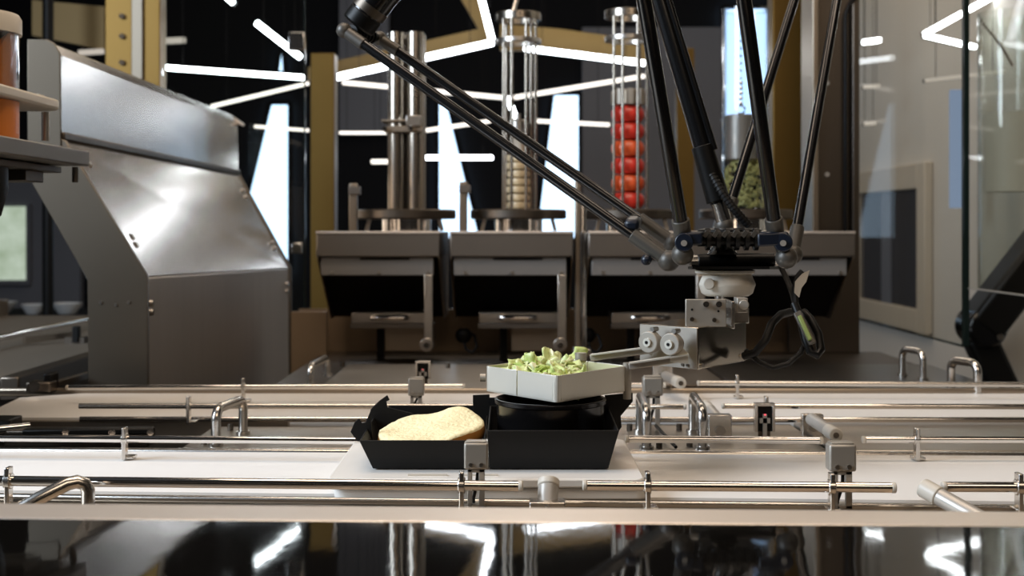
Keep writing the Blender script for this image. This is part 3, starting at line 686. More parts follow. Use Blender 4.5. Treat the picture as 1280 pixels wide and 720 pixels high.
# tomatoes
NT = ['topmost', 'second', 'third', 'fourth', 'fifth', 'lowest']
zb0, zb1 = 1.2305, zt
nt = 6; hh = (zb1-zb0)/nt
for i in range(nt):
    zc = zb1-hh*(i+.5); rr = .0365
    o = thing('tomato', NT[i]+' red tomato in the rod cage, counted from the top', 'tomato', (c3b.x, c3b.y, zc-hh/2), 'tomatoes stacked in the rod cage')
    prof = [(.006, -hh*.44), (.016, -hh*.495), (.029, -hh*.43), (.0352, -hh*.22), (rr, 0), (.0352, hh*.22), (.029, hh*.43), (.016, hh*.495), (.006, hh*.44)]
    part('flesh', MB().lathe([(r, z+zc) for r, z in prof], c3b, 26), 'tomato_orange' if i in (2, 4) else 'tomato', o)
    part('stem_scar', MB().cyl((c3b.x, c3b.y, zc+hh*.40), (c3b.x, c3b.y, zc+hh*.49), .004, n=8), 'pickle', o)
# onion slices
zo1 = ZZ(193, CD); no = 7; ho = (zo1-1.2305)/no
for i in range(no):
    z = zo1-ho*(i+1); r = .0255+.0012*math.sin(i*2.1)
    o = single('onion', MB().lathe([(r*.55, z+.0004), (r*.93, z+ho*.12), (r, z+ho*.5), (r*.93, z+ho*.88), (r*.55, z+ho*.995)], c2, 24), 'onion',
        ['topmost', 'second', 'third', 'fourth', 'fifth', 'sixth', 'lowest'][i]+' pale onion in the rod cage, counted from the top', 'onion', 'onions stacked in the rod cage')
# clear tube with weight and pickles
t = thing('acrylic_tube', 'tall clear acrylic tube on the right turntable', 'tube magazine', (c4.x, c4.y, 1.23))
r = 29*K
part('tube_wall', MB().lathe([(r, 1.231), (r, ZZ(14, CD)), (r-.003, ZZ(14, CD)), (r-.003, 1.231)], c4, 40, True), 'acrylic', t)
part('rim', annulus(c4, r-.004, r+.001, ZZ(14, CD), ZZ(11, CD)), 'acrylic', t)
zw0, zw1 = ZZ(200, CD), ZZ(144, CD); c4b = c4+Vector((-6*K, 0, 0))
t = thing('chain_weight', 'steel cylinder weight hanging on a bead chain in the clear tube', 'weight', (c4b.x, c4b.y, zw0))
part('cylinder', MB().lathe([(.032, zw0), (.034, zw0+.002), (.034, zw1-.002), (.032, zw1)], c4b, 28), 'steel_block', t)
part('eye', MB().tube(arc(c4b+Vector((0, 0, zw1+.012)), (1, 0, 0), (0, 0, 1), .009, 0, 2*math.pi*.95, 14), .002, 8), 'chrome', t)
z = zw1+.026; k = 0
while z < 1.80:
    part('bead', MB().ball(c4b+Vector((0, 0, z)), .005 if k < 5 else .0032, n=8), 'chrome', t); z += .011 if k < 5 else .016; k += 1
m = MB(); rnd = random.Random(9)
for i in range(520):
    a = rnd.uniform(0, 6.283); zz = rnd.uniform(1.236, 1.338); rmax = .044 if zz < 1.315 else .044-(zz-1.315)*.9
    rr = rmax*(1 if rnd.random() < .8 else rnd.random()); L_ = rnd.uniform(.006, .016); d_ = rnd.uniform(-1.2, 1.2)
    c_ = c4+Vector((math.cos(a)*rr, math.sin(a)*rr, zz)); tv = Vector((-math.sin(a)*math.cos(d_), math.cos(a)*math.cos(d_), math.sin(d_)))*L_
    q = [c_-tv*.5, c_+Vector((math.cos(a), math.sin(a), 0))*.0015, c_+tv*.5]
    for v in q:
        v.z = max(1.2335, v.z); e_ = Vector((v.x-c4.x, v.y-c4.y, 0))
        if e_.length > .0445: v.x = c4.x+e_.x*.0445/e_.length; v.y = c4.y+e_.y*.0445/e_.length
    m.tube(q, [.0012, .002, .001], 5)
single('shredded_vegetable', m, 'pickle', 'yellow-green shredded vegetable at the bottom of the clear tube', 'vegetable', kind='stuff')

# ================================================================ GLASS ENCLOSURE
D = 3.48
t = thing('glass_panel', 'clear glass panel behind the slanted housing', 'glass panel', (XX(290, D), D, .9))
part('pane', MB().rng(XX(203, D), XX(380, D), D, D+.008, .9, 2.4), 'clear_glass', t)
part('glass_edge', MB().rng(XX(380, D), XX(381.5, D), D-.001, D+.009, .9, 2.4), 'glass_edge', t)
part('glass_clip', MB().box(P(371, 52, D-.01), (.045, .02, .05)), 'chrome', t, .003)
part('glass_clip', MB().box(P(371, 310, D-.01), (.03, .02, .03)), 'chrome', t, .003)
t = thing('glass_panel', 'large side glass panel in front of the beige wall', 'glass panel', (.9, 2.93, .955))
part('pane', MB().rng(.896, .902, 2.545, 3.31, .957, 2.4), 'side_glass', t)
part('glass_edge', MB().rng(.894, .904, 2.530, 2.545, .957, 2.4), 'glass_edge', t)
part('glass_edge', MB().rng(.895, .903, 2.545, 3.31, .953, .957), 'glass_edge', t)
t = thing('glass_panel', 'nearer glass panel at the right picture edge', 'glass panel', (.9, 2.0, 1.07))
part('pane', MB().rng(.896, .902, 1.55, 2.512, 1.073, 2.4), 'side_glass', t)
part('glass_edge', MB().rng(.895, .903, 1.55, 2.512, 1.0705, 1.073), 'aluminium', t)
m = MB()
# black arm at right beyond glass
D = 2.95
t = thing('articulated_arm', 'black articulated robot arm at the right picture edge', 'robot arm', P(1258, 490, D))
e = P(1226, 408, D)
part('forearm', MB().bar(P(1222, 412, D), P(1320, 285, D), .085, .108, up=(0, 1, 0)), 'black_plastic', t, .012)
part('trim_line', MB().tube([P(1238, 372, D-.046), P(1302, 288, D-.046)], .004, 8), 'black_plastic', t)
part('elbow_joint', MB().cyl(e+Vector((0, -.052, 0)), e+Vector((0, .05, 0)), .046, n=28), 'carbon', t, .008)
part('elbow_screw', MB().cyl(e+Vector((.025, -.054, -.02)), e+Vector((.025, -.048, -.02)), .008, n=10), 'screw_metal', t)
part('lower_link', MB().bar(P(1222, 418, D), P(1268, 520, D), .07, .06, up=(0, 1, 0)), 'black_plastic', t, .01)
part('base_post', MB().cyl(P(1268, 520, D), Vector((P(1268, 520, D).x, D, 0)), .045), 'black_plastic', t)
# second clear tube with bead chain at right
D = 3.2; c = Vector((XX(1262, D), D, 0)); r = 38*D/F
t = thing('acrylic_tube', 'second clear tube with a bright bead chain at the right edge', 'tube magazine', (c.x, c.y, 1.0))
part('tube_wall', MB().lathe([(r, 1.0), (r, ZZ(16, D)), (r-.003, ZZ(16, D)), (r-.003, 1.0)], c, 36, True), 'clear_glass', t)
part('base', MB().lathe([(r, 0), (r, .998)], c, 24), 'wall_beige', t)
part('inner_weight', MB().lathe([(r*.82, ZZ(240, D)), (r*.82, ZZ(141, D))], c, 24), 'wall_beige', t)
for i in range(17):
    f = i/16; part('bead', MB().ball(P(1227+38*f+4*math.sin(f*3), 26+55*f**.9, D-r-.006), .0048, n=8), 'chrome', t)

# ================================================================ WHITE CARRIER BOARD, BOX, BUN, RING
TB = .970
t = thing('carrier_board', 'white plastic carrier board under the black box', 'board', (0, 1.22, .95))
def roundrect(x0, x1, y0, y1, r, z, n=4):
    pts = []
    for cx_, cy_, a in ((x1-r, y1-r, 0), (x0+r, y1-r, .5), (x0+r, y0+r, 1), (x1-r, y0+r, 1.5)):
        for i in range(n+1):
            q = math.pi*(a+.5*i/n); pts.append(Vector((cx_+r*math.cos(q), cy_+r*math.sin(q), z)))
    return pts
X0, X1 = XX(409, 1.125), XX(806, 1.125)
part('top_board', MB().prism(roundrect(X0, X1, 1.122, 1.335, .008, TB-.008), (0, 0, .008)), 'board_white', t, .0015)
part('lower_board', MB().prism(roundrect(X0+.004, X1+.004, 1.128, 1.33, .012, .9505), (0, 0, .010)), 'board_white', t, .0015)
for xx in (X0+.07, X0+.115): part('slot_lip', MB().rng(xx, xx+.035, 1.135, 1.139, TB, TB+.0012), 'nylon_white', t)
bx = thing('takeaway_box', 'open black cardboard burger box on the white board', 'box', (-.02, 1.22, TB))
def wall(parent, pts, n, th=.0016, name='wall', label=None):
    return part(name, MB().prism(pts, Vector(n).normalized()*th), 'card_black', parent, .0004, label)
def tray(x0, x1, y0, y1, zt, zbk, ins, nm, zl=None, zr=None):
    z0 = TB+.0012; b0, b1, c0, c1 = x0+ins[0], x1-ins[1], y0+.012, y1-.012
    zl = zl or zt; zr = zr or zt
    wall(bx, [(b0, c0, z0), (b1, c0, z0), (b1, c1, z0), (b0, c1, z0)], (0, 0, 1), name='tray_base')
    wall(bx, [(b0, c0, z0), (b1, c0, z0), (x1, y0, zt), (x0, y0, zt)], (0, 1, .3))
    wall(bx, [(b0, c1, z0), (b1, c1, z0), (x1, y1, zbk), (x0, y1, zbk)], (0, -1, .3))
    wall(bx, [(b0, c0, z0), (b0, c1, z0), (x0, y1, zbk), (x0, y0, zl)], (1, 0, .3))
    wall(bx, [(b1, c0, z0), (b1, c1, z0), (x1, y1, zbk), (x1, y0, zr)], (-1, 0, .3))
LX0, LX1 = XX(449, 1.152), XX(607, 1.152)
tray(LX0, LX1, 1.152, 1.282, .9985, 1.003, (.011, .004), 'l')
RX0, RX1 = XX(609, 1.152), XX(774, 1.152)
tray(RX0, RX1, 1.152, 1.282, 1.0075, 1.012, (.002, .009), 'r')
# flaps
def flap(pts, D, ext=(0, .0016, 0), label=None): part('flap', MB().prism([P(x, y, D) for x, y in pts], ext), 'card_black', bx, .0003, label)
flap([(484, 530), (486, 507), (600, 507), (602, 530)], 1.2835)
flap([(462, 540), (463, 512), (474, 501), (484, 494), (487, 500), (483, 502), (484, 509), (516, 517), (500, 540)], 1.262, label='torn-edged ear flap with notch')
flap([(447, 552), (438, 540), (443, 528), (449, 523), (452, 529), (457, 528), (463, 514), (466, 552)], 1.205, label='small curved ear flap at the left')
flap([(591, 536), (591, 494), (612, 493), (612, 536)], 1.275)
flap([(600, 536), (600, 497), (775, 497), (775, 536)], 1.287)
flap([(756, 530), (756, 494), (791, 491), (791, 502), (776, 520), (777, 534), (772, 541), (756, 541)], 1.265)
# ring mould
rcx, rcy = .0365, 1.217
rm = thing('ring_mould', 'glossy black round ring standing in the right half of the box', 'ring mould', (rcx, rcy, TB))
part('ring_wall', MB().lathe([(.049, TB+.003), (.0515, 1.0265), (.0525, 1.0285), (.0505, 1.0285), (.049, 1.026), (.0465, TB+.003)], (rcx, rcy, 0), 56, True), 'ring_black', rm)
part('rim_lip', MB().lathe([(.0515, 1.0235), (.0532, 1.0245), (.0532, 1.0275), (.0515, 1.0285)], (rcx, rcy, 0), 56, True), 'ring_black', rm)
# bun
bc = Vector((XX(538, 1.215), 1.212, 0))
bun = thing('burger_bun', 'cut burger bun half in the left half of the box', 'bun', (bc.x, bc.y, TB+.003))
n = 56; TZ = 1.0005
def bunz(x, y): return TZ+.13*y+.09*x+.0030*math.exp(-((x-.02)**2+(y-.035)**2)/.0004)*2.4+.0018*math.sin(x*90+1)*math.cos(y*70)
def rad(a): return .0490*(1+.035*math.sin(2*a+.5)+.02*math.sin(3*a+1.1)+.012*math.sin(7*a))
rs = []
for fr_, dz in ((.62, -.026), (.84, -.022), (.97, -.014), (1.02, -.007), (1.0, -.0012)):
    rs.append([bc+Vector((math.cos(2*math.pi*j/n)*rad(2*math.pi*j/n)*fr_, math.sin(2*math.pi*j/n)*rad(2*math.pi*j/n)*fr_, max(TB+.004, bunz(math.cos(2*math.pi*j/n)*.049*fr_, math.sin(2*math.pi*j/n)*.049*fr_)+dz))) for j in range(n)])
part('crust', MB().rings(rs), 'crust', bun, angle=70)
rs = []
for fr_, dz in ((1.0, -.0012), (.99, .0004), (.95, .0014), (.85, .0016), (.7, .0014), (.5, .0012), (.3, .001), (.1, .001)):
    rs.append([bc+Vector((math.cos(2*math.pi*j/n)*rad(2*math.pi*j/n)*fr_, math.sin(2*math.pi*j/n)*rad(2*math.pi*j/n)*fr_, bunz(math.cos(2*math.pi*j/n)*.049*fr_, math.sin(2*math.pi*j/n)*.049*fr_)+dz+random.uniform(-.0005, .0005))) for j in range(n)])
part('crumb_face', MB().rings(rs), 'crumb', bun, angle=80)

# ================================================================ GRIPPER WITH PAN
PZ, PB = 1.0555, 1.0310
Nn, Ll, Rr, Bb = Vector((.041, 1.165, 0)), Vector((-.0265, 1.25, 0)), Vector((.1125, 1.25, 0)), Vector((.0445, 1.335, 0))
gp = thing('pan_gripper', 'robot gripper with split square metal pan of lettuce', 'gripper', (.12, 1.26, PB))
cen = (Nn+Ll+Rr+Bb)/4
def inset(p, k): return cen+(p-cen)*(1-k)
def up(p, z): return Vector((p.x, p.y, z))
m1, m2 = Ll.lerp(Nn, .46), Rr.lerp(Bb, .52)     # split line
def panhalf(path):
    """path: outer plan points of an open wall; floor closed over it"""
    th = .03
    h = part('pan_half', MB().prism([up(p, PB) for p in path], (0, 0, .0012)), 'pan_metal', gp)
    m = MB(); li = MB()
    for a, b in zip(path, path[1:]):
        ai, bi = inset(a, th), inset(b, th); am, bm_ = inset(a, th*.5), inset(b, th*.5)
        m.loft([up(a, PB), up(b, PB), up(b, PZ), up(a, PZ)], [up(am, PB), up(bm_, PB), up(bm_, PZ), up(am, PZ)])
        li.loft([up(am, PB+.001), up(bm_, PB+.001), up(bm_, PZ-.0008), up(am, PZ-.0008)], [up(ai, PB+.001), up(bi, PB+.001), up(bi, PZ-.0008), up(ai, PZ-.0008)])
    part('pan_wall', m, 'pan_metal', h, .0006); part('pan_lining', li, 'pan_lining', h)
def rounded(a, c, b, r=.006, n=4):
    d0 = (a-c).normalized(); d1 = (b-c).normalized(); p0 = c+d0*r; p1 = c+d1*r
    return [p0.lerp(c, i/n).lerp(c.lerp(p1, i/n), i/n) for i in range(n+1)]
e0 = (Nn-Ll).normalized()*.0006; e1 = (Bb-Rr).normalized()*.0006
panhalf([m1+e0]+rounded(m1, Nn, Rr)+rounded(Nn, Rr, m2)+[m2-e1])
panhalf([m2+e1]+rounded(m2, Bb, Ll)+rounded(Bb, Ll, m1)+[m1-e0])
part('pin', MB().cyl(up(Rr, PB-.008), up(Rr, PZ+.003), .004), 'aluminium', gp)
part('pin', MB().cyl(P(726, 450, 1.30), P(726, 441, 1.30), .006), 'aluminium', gp)
part('pin', MB().cyl(P(600, 472, 1.27), P(607, 472, 1.27), .004), 'aluminium', gp)
# actuator box
Cn, Cl, Cr = Vector((.1806, 1.24, 0)), Vector((.129, 1.292, 0)), Vector((.2426, 1.325, 0)); Cb = Cl+Cr-Cn
ZT, ZB = 1.0935, 1.0525
part('actuator_box', MB().prism([up(p, ZB) for p in (Cn, Cr, Cb, Cl)], (0, 0, ZT-ZB)), 'steel_box', gp, .0012)
uu = (Cr-Cn).normalized(); vv = (Cl-Cn).normalized()
part('front_cover', MB().prism([up(p, ZB+.0005) for p in (Cn+vv*.001, Cn+vv*.001-uu*.0015, Cl-vv*.001-uu*.0015, Cl-vv*.001)], (0, 0, ZT-ZB-.001)), 'aluminium', gp, .0003)
for q in ((Cn+uu*.006, ZB+.004), (Cn+uu*.092, ZB+.006)): screw(gp, up(q[0], q[1]), -vv, .0024, .002)
for q in ((Cn+vv*.012, ZB+.004), (Cn+vv*.018, ZB+.004)): screw(gp, up(q[0]-uu*.0015, q[1]), -uu, .0018, .0015, 'steel_dark')
# pivots and arms
def pivot(px, py, D, bar_a, bar_b, knee):
    c = P(px, py, D); n_ = -uu
    o = part('arm', MB().bar(P(*bar_a), P(*bar_b), .005, .0065), 'aluminium', gp, .001)
    part('arm_flange', MB().bar(P(*bar_a)+Vector((0, -.003, .0035)), P(*bar_b)+Vector((0, -.003, .0035)), .009, .0014), 'pan_metal', o)
    k = P(*knee); a = P(*bar_b)
    part('arm_web', MB().loft([c+Vector((0, 0, .007))+n_*.004, a+Vector((0, 0, .004)), a+Vector((0, 0, -.006)), k], [c+Vector((0, 0, .007))+n_*.008, a+Vector((0, -.003, .004)), a+Vector((0, -.003, -.006)), k+n_*.004]), 'pan_metal', o)
    part('pivot_disc', MB().cyl(c, c+n_*.010, .0108, n=24), 'aluminium', o, .001)
    part('pivot_washer', MB().cyl(c-n_*.004, c, .0085, n=20), 'steel_dark', o)
    part('pivot_screw', MB().cyl(c+n_*.010, c+n_*.0125, .0042, n=14), 'pan_metal', o)
    part('hex_socket', MB().cyl(c+n_*.012, c+n_*.0129, .0018, n=6), 'black_matte', o)
    part('stop_pin', MB().cyl(c+Vector((.004, 0, .0125)), c+Vector((.004, 0, .0125))+n_*.010, .0025, n=10), 'screw_metal', o)
pivot(816, 427, 1.262, (738, 447.5, 1.285), (815, 437.5, 1.27), (806, 436, 1.262))
pivot(843, 429.5, 1.238, (786, 458, 1.24), (860, 447, 1.235), (840, 452, 1.236))
# bracket above the box
part('bracket_plate', MB().box((P(882, 391, 1.262)), (.040, .004, .027)), 'aluminium', gp, .0008)
for px, py in ((882, 380), (898, 380)): screw(gp, P(px, py, 1.26), (0, -1, 0), .0036, .004, 'chrome')
for px, py in ((865, 399), (893, 400)): screw(gp, P(px, py, 1.26), (0, -1, 0), .0024, .0012, 'steel_dark')
for px, py in ((865, 387), (898, 389)): part('hole', MB().cyl(P(px, py, 1.2598), P(px, py, 1.262), .0012, n=8), 'black_matte', gp)
part('bracket_side', MB().box(P(909, 391, 1.30), (.003, .07, .027)), 'steel_satin', gp, .0005)
part('rear_bracket', MB().box(P(921, 394, 1.335), (.022, .02, .016)), 'steel', gp, .0008)
cl = part('shaft_clamp', MB().box(P(926, 381, 1.29), (.011, .02, .015)).cyl(P(930, 381, 1.275), P(930, 381, 1.30), .005), 'aluminium', gp, .0008)
part('drive_shaft', MB().cyl(P(899, 384, 1.295), P(899, 370, 1.295), .004), 'steel', gp)
# cables of the gripper
part('air_hose', MB().tube([P(930, 445, 1.30), P(944, 441, 1.29), P(957, 425, 1.29), P(965, 404, 1.30), P(976, 393, 1.32), P(988, 390, 1.34)], .0042, 10), 'rubber', gp)
part('cable', MB().tube([P(932, 438, 1.30), P(948, 452, 1.29), P(966, 460, 1.285), P(985, 455, 1.285), P(1001, 441, 1.29), P(1007, 425, 1.30), P(1001, 408, 1.31)], .0026, 10), 'rubber', gp)
part('cable_loop', MB().tube([P(993, 380, 1.31), P(1001, 400, 1.30), P(1007, 425, 1.29), P(1013, 440, 1.285), P(1021, 444, 1.285), P(1026, 437, 1.29), P(1023, 418, 1.30), P(1012, 398, 1.31), P(1004, 390, 1.32)], .0044, 10), 'black_plastic', gp)
part('cable_label', MB().bar(P(999, 395, 1.287), P(1013, 425, 1.277), .0042, .005, up=(0, 1, 0)), 'label_yellow', gp, .0008)
part('cable_sleeve', MB().bar(P(996, 390, 1.293), P(1016, 430, 1.281), .008, .005, up=(0, 1, 0)), 'cast_grey', gp, .001)
# lettuce
lh = thing('shredded_lettuce', 'heap of pale green shredded lettuce in the metal pan', 'lettuce', up(cen, PB+.002))
def leafmesh(seed):
    rnd = random.Random(seed); L = rnd.uniform(.020, .040); Wd = rnd.uniform(.008, .017); m = MB(); nx, ny = 8, 4; vs = []
    cv = rnd.uniform(8, 22)*rnd.choice((-1, 1)); ph = rnd.uniform(0, 6); jag = [rnd.uniform(-.25, .25) for _ in range(nx+1)]
    for i in range(nx+1):
        for j in range(ny+1):
            x = (i/nx-.5)*L; y = (j/ny-.5)*Wd*(1+jag[i]*(1 if j in (0, ny) else 0))*(math.sin(math.pi*(i+.7)/(nx+1.4))**.5)
            vs.append(Vector((x, y, cv*x*x+.0026*math.sin(x*330+ph+y*400)+rnd.uniform(-.0007, .0007)+12*y*y)))
    fs = [(i*(ny+1)+j, (i+1)*(ny+1)+j, (i+1)*(ny+1)+j+1, i*(ny+1)+j+1) for i in range(nx) for j in range(ny)]
    return m.face_set(vs, fs)
LM = []
for s in range(10):
    o = link('leaf', leafmesh(s+11), 'lettuce', Vector((0, 0, 0)), 0, 60)
    sd = o.modifiers.new('thickness', 'SOLIDIFY'); sd.thickness = .0006
    o.parent = lh; LM.append(o)
def place_leaf(o, p, rot): o.location = p; o.rotation_euler = rot
rnd = random.Random(3)
cnt = 0
while cnt < 105:
    a, b = rnd.uniform(0, 1), rnd.uniform(0, 1)
    p = Ll+(Nn-Ll)*a+(Bb-Ll)*b
    p = cen+(p-cen)*.72
    if p.x > .066 or (p.x > .050 and p.y < 1.225): continue
    hx = (p.x-.030)/.045; hy = (p.y-1.255)/.05
    top = PB+.010+.016*math.exp(-(hx*hx+hy*hy)*1.4)
    z = rnd.uniform(PB+.006, top) if rnd.random() < .25 else top+rnd.uniform(-.004, .003)
    o = LM[cnt] if cnt < 10 else LM[cnt % 10].copy()
    if cnt >= 10: COL.objects.link(o); o.parent = lh
    place_leaf(o, Vector((p.x, p.y, z))-ORG[lh.name], (rnd.uniform(-1.1, 1.1), rnd.uniform(-.8, .8), rnd.uniform(0, 6.28)))
    cnt += 1
o = LM[2].copy(); COL.objects.link(o); o.parent = lh; place_leaf(o, P(722, 444, 1.32)-ORG[lh.name], (.9, -.6, .4))

# ================================================================ DELTA ROBOT
rb = thing('delta_robot', 'black three-armed delta robot hanging above the belts', 'robot', (.2, 1.38, 1.15))
def rod(a, b, r, mat='carbon'):
    o = part('arm_rod', MB().cyl(a, b, r, n=20), mat, rb); return o
def sleeve(parent, a, b, r): return part('rod_sleeve', MB().cyl(a, b, r, r*1.05, n=20), 'cast_grey', parent, .0008)
def balljoint(parent, p, r=.0108):
    part('ball_cup', MB().ball(p, r, n=18), 'cast_grey', parent)
def extend(a, b, L): return a+(b-a).normalized()*L
# pair 1, to the upper left
A0, A1 = P(836, 326, 1.36), P(430, 38, 1.47)
B0, B1 = P(842, 304, 1.43), P(474, 48, 1.54)
for a, b in ((A0, A1), (B0, B1)):
    o = rod(extend(a, b, .03), extend(b, a, .02), .0058); sleeve(o, extend(a, b, .006), extend(a, b, .048), .0078); sleeve(o, extend(b, a, .0), extend(b, a, .03), .0068)
    balljoint(o, a, .0118); balljoint(o, b, .009)
sp = part('spring_bar', MB().tube([A1.lerp(B1, .1), A1.lerp(B1, .9)], .005, 12), 'black_plastic', rb)
for k in range(7): part('spring_coil', MB().cyl(A1.lerp(B1, .2+k*.09), A1.lerp(B1, .24+k*.09), .0085, n=14), 'black_plastic', sp)
lo = extend(A0, A1, .055); lo2 = extend(B0, B1, .05)
sp = part('spring_bar', MB().tube([lo, lo2], .0045, 12), 'black_plastic', rb)
for k in range(7): part('spring_coil', MB().cyl(lo.lerp(lo2, .2+k*.09), lo.lerp(lo2, .24+k*.09), .008, n=14), 'black_plastic', sp)
part('blue_clip', MB().bar(lo+Vector((.004, -.006, .006)), lo.lerp(lo2, .35)+Vector((.004, -.004, .006)), .016, .012), 'clip_blue', rb, .004)
part('blue_clip', MB().ball(P(808, 325, 1.36), .006), 'clip_blue', rb)
E1 = (A1+B1)/2
HUB = Vector((.21, 1.40, 1.98))
def upperarm(e, hubp, r0, r1):
    o = part('upper_arm', MB().cyl(e, hubp, r0, r1, 24), 'carbon', rb)
    d = (hubp-e).normalized()
    part('arm_collar', MB().cyl(e+d*.012, e+d*.022, r0*1.08, r0*1.08, 24), 'steel_dark', o)
    part('elbow_cap', MB().cyl(e-d*.008, e+d*.012, r0*1.04, r0*1.04, 24), 'black_plastic', o, .003)
    return o
U1 = P(452, 30, 1.50)
upperarm(U1+Vector((0, 0, .004)), P(640, -225, 1.46), .020, .030)
# pair 2, rising toward the viewer
C0, C1 = P(853, 318, 1.30), P(805, 0, 1.20); E0, Ee1 = P(983, 322, 1.30), P(930, 0, 1.20)
C0b, E0b = P(853, 290, 1.30), P(969, 288, 1.30)
for a, b, j in ((C0b, C1, C0), (E0b, Ee1, E0)):
    top = extend(a, b, .43)
    o = rod(a, top, .0073); sleeve(o, extend(a, b, -.004), extend(a, b, .014), .0088)
    part('rod_end', MB().tube([extend(a, b, -.002), a.lerp(j, .5), j], [.0085, .0072, .0072], 14), 'cast_grey', o)
    balljoint(o, j, .0115); balljoint(o, top, .011)
T2 = (extend(C0b, C1, .43)+extend(E0b, Ee1, .43))/2
part('elbow_bar', MB().cyl(extend(C0b, C1, .43), extend(E0b, Ee1, .43), .008), 'cast_grey', rb)
upperarm(T2, HUB+Vector((-.02, -.08, 0)), .022, .030)
# pair 3, leaning away to the right
G0, G1 = P(905, 282, 1.45), P(993, 0, 1.60); H0, H1 = P(991, 318, 1.42), P(1046, 0, 1.60)
for a, b in ((G0, G1), (H0, H1)):
    top = extend(a, b, .43)
    o = rod(extend(a, b, .01), top, .0058); sleeve(o, extend(a, b, .004), extend(a, b, .036), .0075); balljoint(o, a, .0112); balljoint(o, top, .010)
T3 = (extend(G0, G1, .43)+extend(H0, H1, .43))/2
part('elbow_bar', MB().cyl(extend(G0, G1, .43), extend(H0, H1, .43), .008), 'cast_grey', rb)
upperarm(T3, HUB+Vector((.08, .05, 0)), .020, .030)
part('hub', MB().lathe([(.16, 1.95), (.17, 1.97), (.17, 2.05), (.14, 2.08)], (HUB.x, HUB.y, 0), 36), 'carbon', rb)
part('ceiling_mount', MB().cyl(HUB+Vector((0, 0, .09)), Vector((HUB.x, HUB.y, 3.26)), .07), 'steel_dark', rb)
# telescopic shaft and hose
s0, s1 = P(905, 276, 1.39), P(824, 0, 1.40)
o = part('telescopic_shaft', MB().cyl(extend(s0, s1, .02), extend(s0, s1, .48), .0095, n=20), 'carbon', rb)
part('shaft_core', MB().cyl(extend(s0, s1, .0), extend(s0, s1, .024), .0085), 'steel_satin', o)
part('shaft_tube', MB().cyl(extend(s0, s1, .022), extend(s0, s1, .085), .0130, .0120, 20), 'black_plastic', o, .001)
part('shaft_line', MB().cyl(extend(s0, s1, .08)+Vector((.011, -.004, 0)), extend(s0, s1, .48)+Vector((.006, -.004, 0)), .0045), 'carbon', o)
hz = part('corrugated_hose', MB().tube([P(888, 215, 1.385), P(902, 240, 1.375), P(918, 262, 1.37), P(936, 282, 1.37)], .0042, 12), 'rubber', rb)
hp = [P(888, 215, 1.385), P(902, 240, 1.375), P(918, 262, 1.37), P(936, 282, 1.37)]
for k in range(18):
    f = k/17*3; i = min(2, int(f)); c = hp[i].lerp(hp[i+1], f-i); d = (hp[i+1]-hp[i]).normalized()
    part('hose_rib', MB().cyl(c-d*.001, c+d*.001, .0050, n=12), 'rubber', hz)
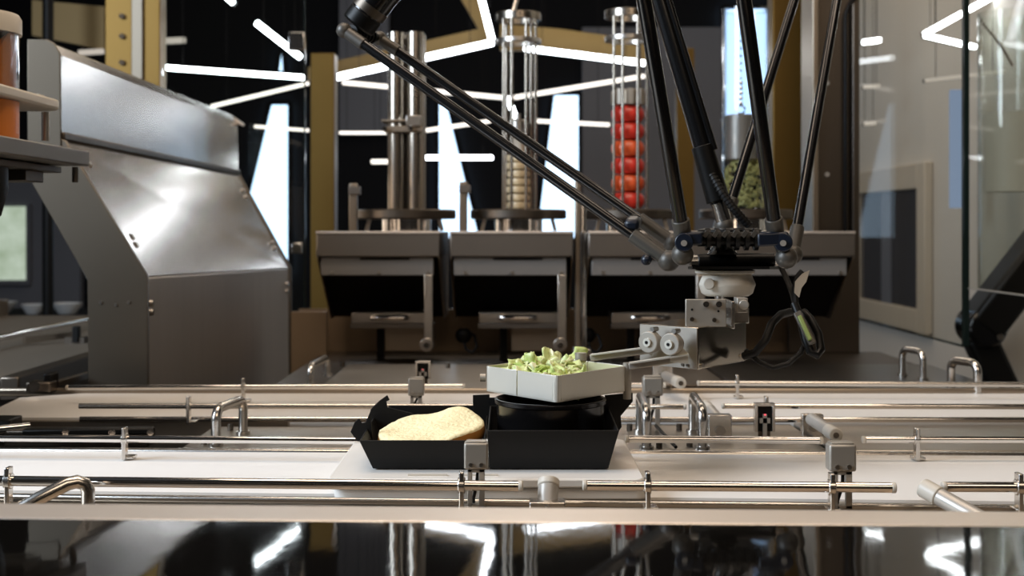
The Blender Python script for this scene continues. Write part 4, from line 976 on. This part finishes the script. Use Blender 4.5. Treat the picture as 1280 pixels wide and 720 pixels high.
# platform
pl = part('platform', MB().lathe([(.030, 1.178), (.034, 1.180), (.034, 1.188), (.026, 1.190)], (XX(912, 1.38), 1.38, 0), 28), 'black_plastic', rb)
part('spring_bar', MB().cyl(P(872, 299, 1.31), P(950, 299, 1.31), .0075), 'black_plastic', rb)
for k in range(6):
    x = 882+k*12
    part('spring_coil', MB().cyl(P(x, 299, 1.31), P(x+5, 299, 1.31), .0115, n=16), 'rubber', rb)
    part('spring_lug', MB().bar(P(x-2, 296, 1.298), P(x+3, 289, 1.298), .004, .0035, up=(0, 1, 0)), 'cast_grey', rb)
for x0, x1, s in ((849, 878, 1), (947, 986, -1)):
    c = part('blue_clip', MB().bar(P(x0, 300, 1.290), P(x1, 298, 1.290), .004, .0135, up=(0, 0, 1)), 'clip_blue', rb, .003)
    e = x0+3 if s > 0 else x1-10
    part('clip_end', MB().cyl(P(e+3, 303, 1.287), P(e+3, 303, 1.294), .0095, n=20), 'clip_blue', c, .001)
    part('clip_pin', MB().cyl(P(e+3, 304, 1.284), P(e+3, 304, 1.29), .0032, n=10), 'aluminium', c)
    part('clip_hoop', MB().tube(arc(P((x0+x1)/2, 292, 1.305), (1, 0, 0), (0, 1, 0), .0125, 0, 2*math.pi*.97, 18), .0022, 8), 'clip_blue', c)
part('joint_shaft', MB().cyl(P(872, 326, 1.33), P(968, 325, 1.33), .0072), 'black_plastic', rb, .001)
part('shaft_nut', MB().cyl(P(862, 326, 1.33), P(874, 326, 1.33), .0058, n=8), 'steel_satin', rb)
part('shaft_nut', MB().cyl(P(966, 325, 1.33), P(978, 325, 1.33), .0058, n=8), 'steel_satin', rb)
part('centre_cone', MB().cyl(P(903, 320, 1.36), P(903, 306, 1.36), .018, .010, 20), 'steel_satin', rb)
part('cup', MB().cyl(P(905, 308, 1.32), P(905, 318, 1.32), .006, .015, 18), 'black_plastic', rb)
part('triangle_plate', MB().prism([P(866, 333, 1.30), P(962, 333, 1.30), P(985, 333, 1.40), P(860, 333, 1.42)], (0, 0, -.003)), 'black_plastic', rb)
cp = part('coupling', MB().lathe([(.0310, 1.1425), (.0310, 1.1465)], (XX(906, 1.34), 1.34, 0), 30).lathe([(.0225, 1.119), (.027, 1.122), (.030, 1.131), (.0265, 1.139), (.0255, 1.1425)], (XX(909, 1.34), 1.34, 0), 14), 'nylon_white', rb, .001)
part('coupling_pocket', MB().cyl(P(886, 355, 1.3135), P(886, 355, 1.318), .006, n=16), 'nylon_white', cp, .001)
part('coupling_shaft', MB().cyl(P(899, 384, 1.31), P(899, 371, 1.31), .0045), 'steel', rb)
part('cable_strip', MB().tube([P(975, 332, 1.36), P(985, 352, 1.35), P(992, 372, 1.33), P(994, 382, 1.32)], .003, 8), 'rubber', rb)
part('torn_label', MB().prism([P(994, 352, 1.32), P(1003, 342, 1.325), P(1012, 338, 1.325), P(1008, 352, 1.325), P(1002, 360, 1.32), P(999, 372, 1.32), P(993, 366, 1.32)], (0, .001, 0)), 'nylon_white', rb)
part('cable_tail', MB().tube([P(1003, 339, 1.33), P(997, 346, 1.33), P(993, 362, 1.325), P(995, 382, 1.32)], .0032, 8), 'rubber', rb)
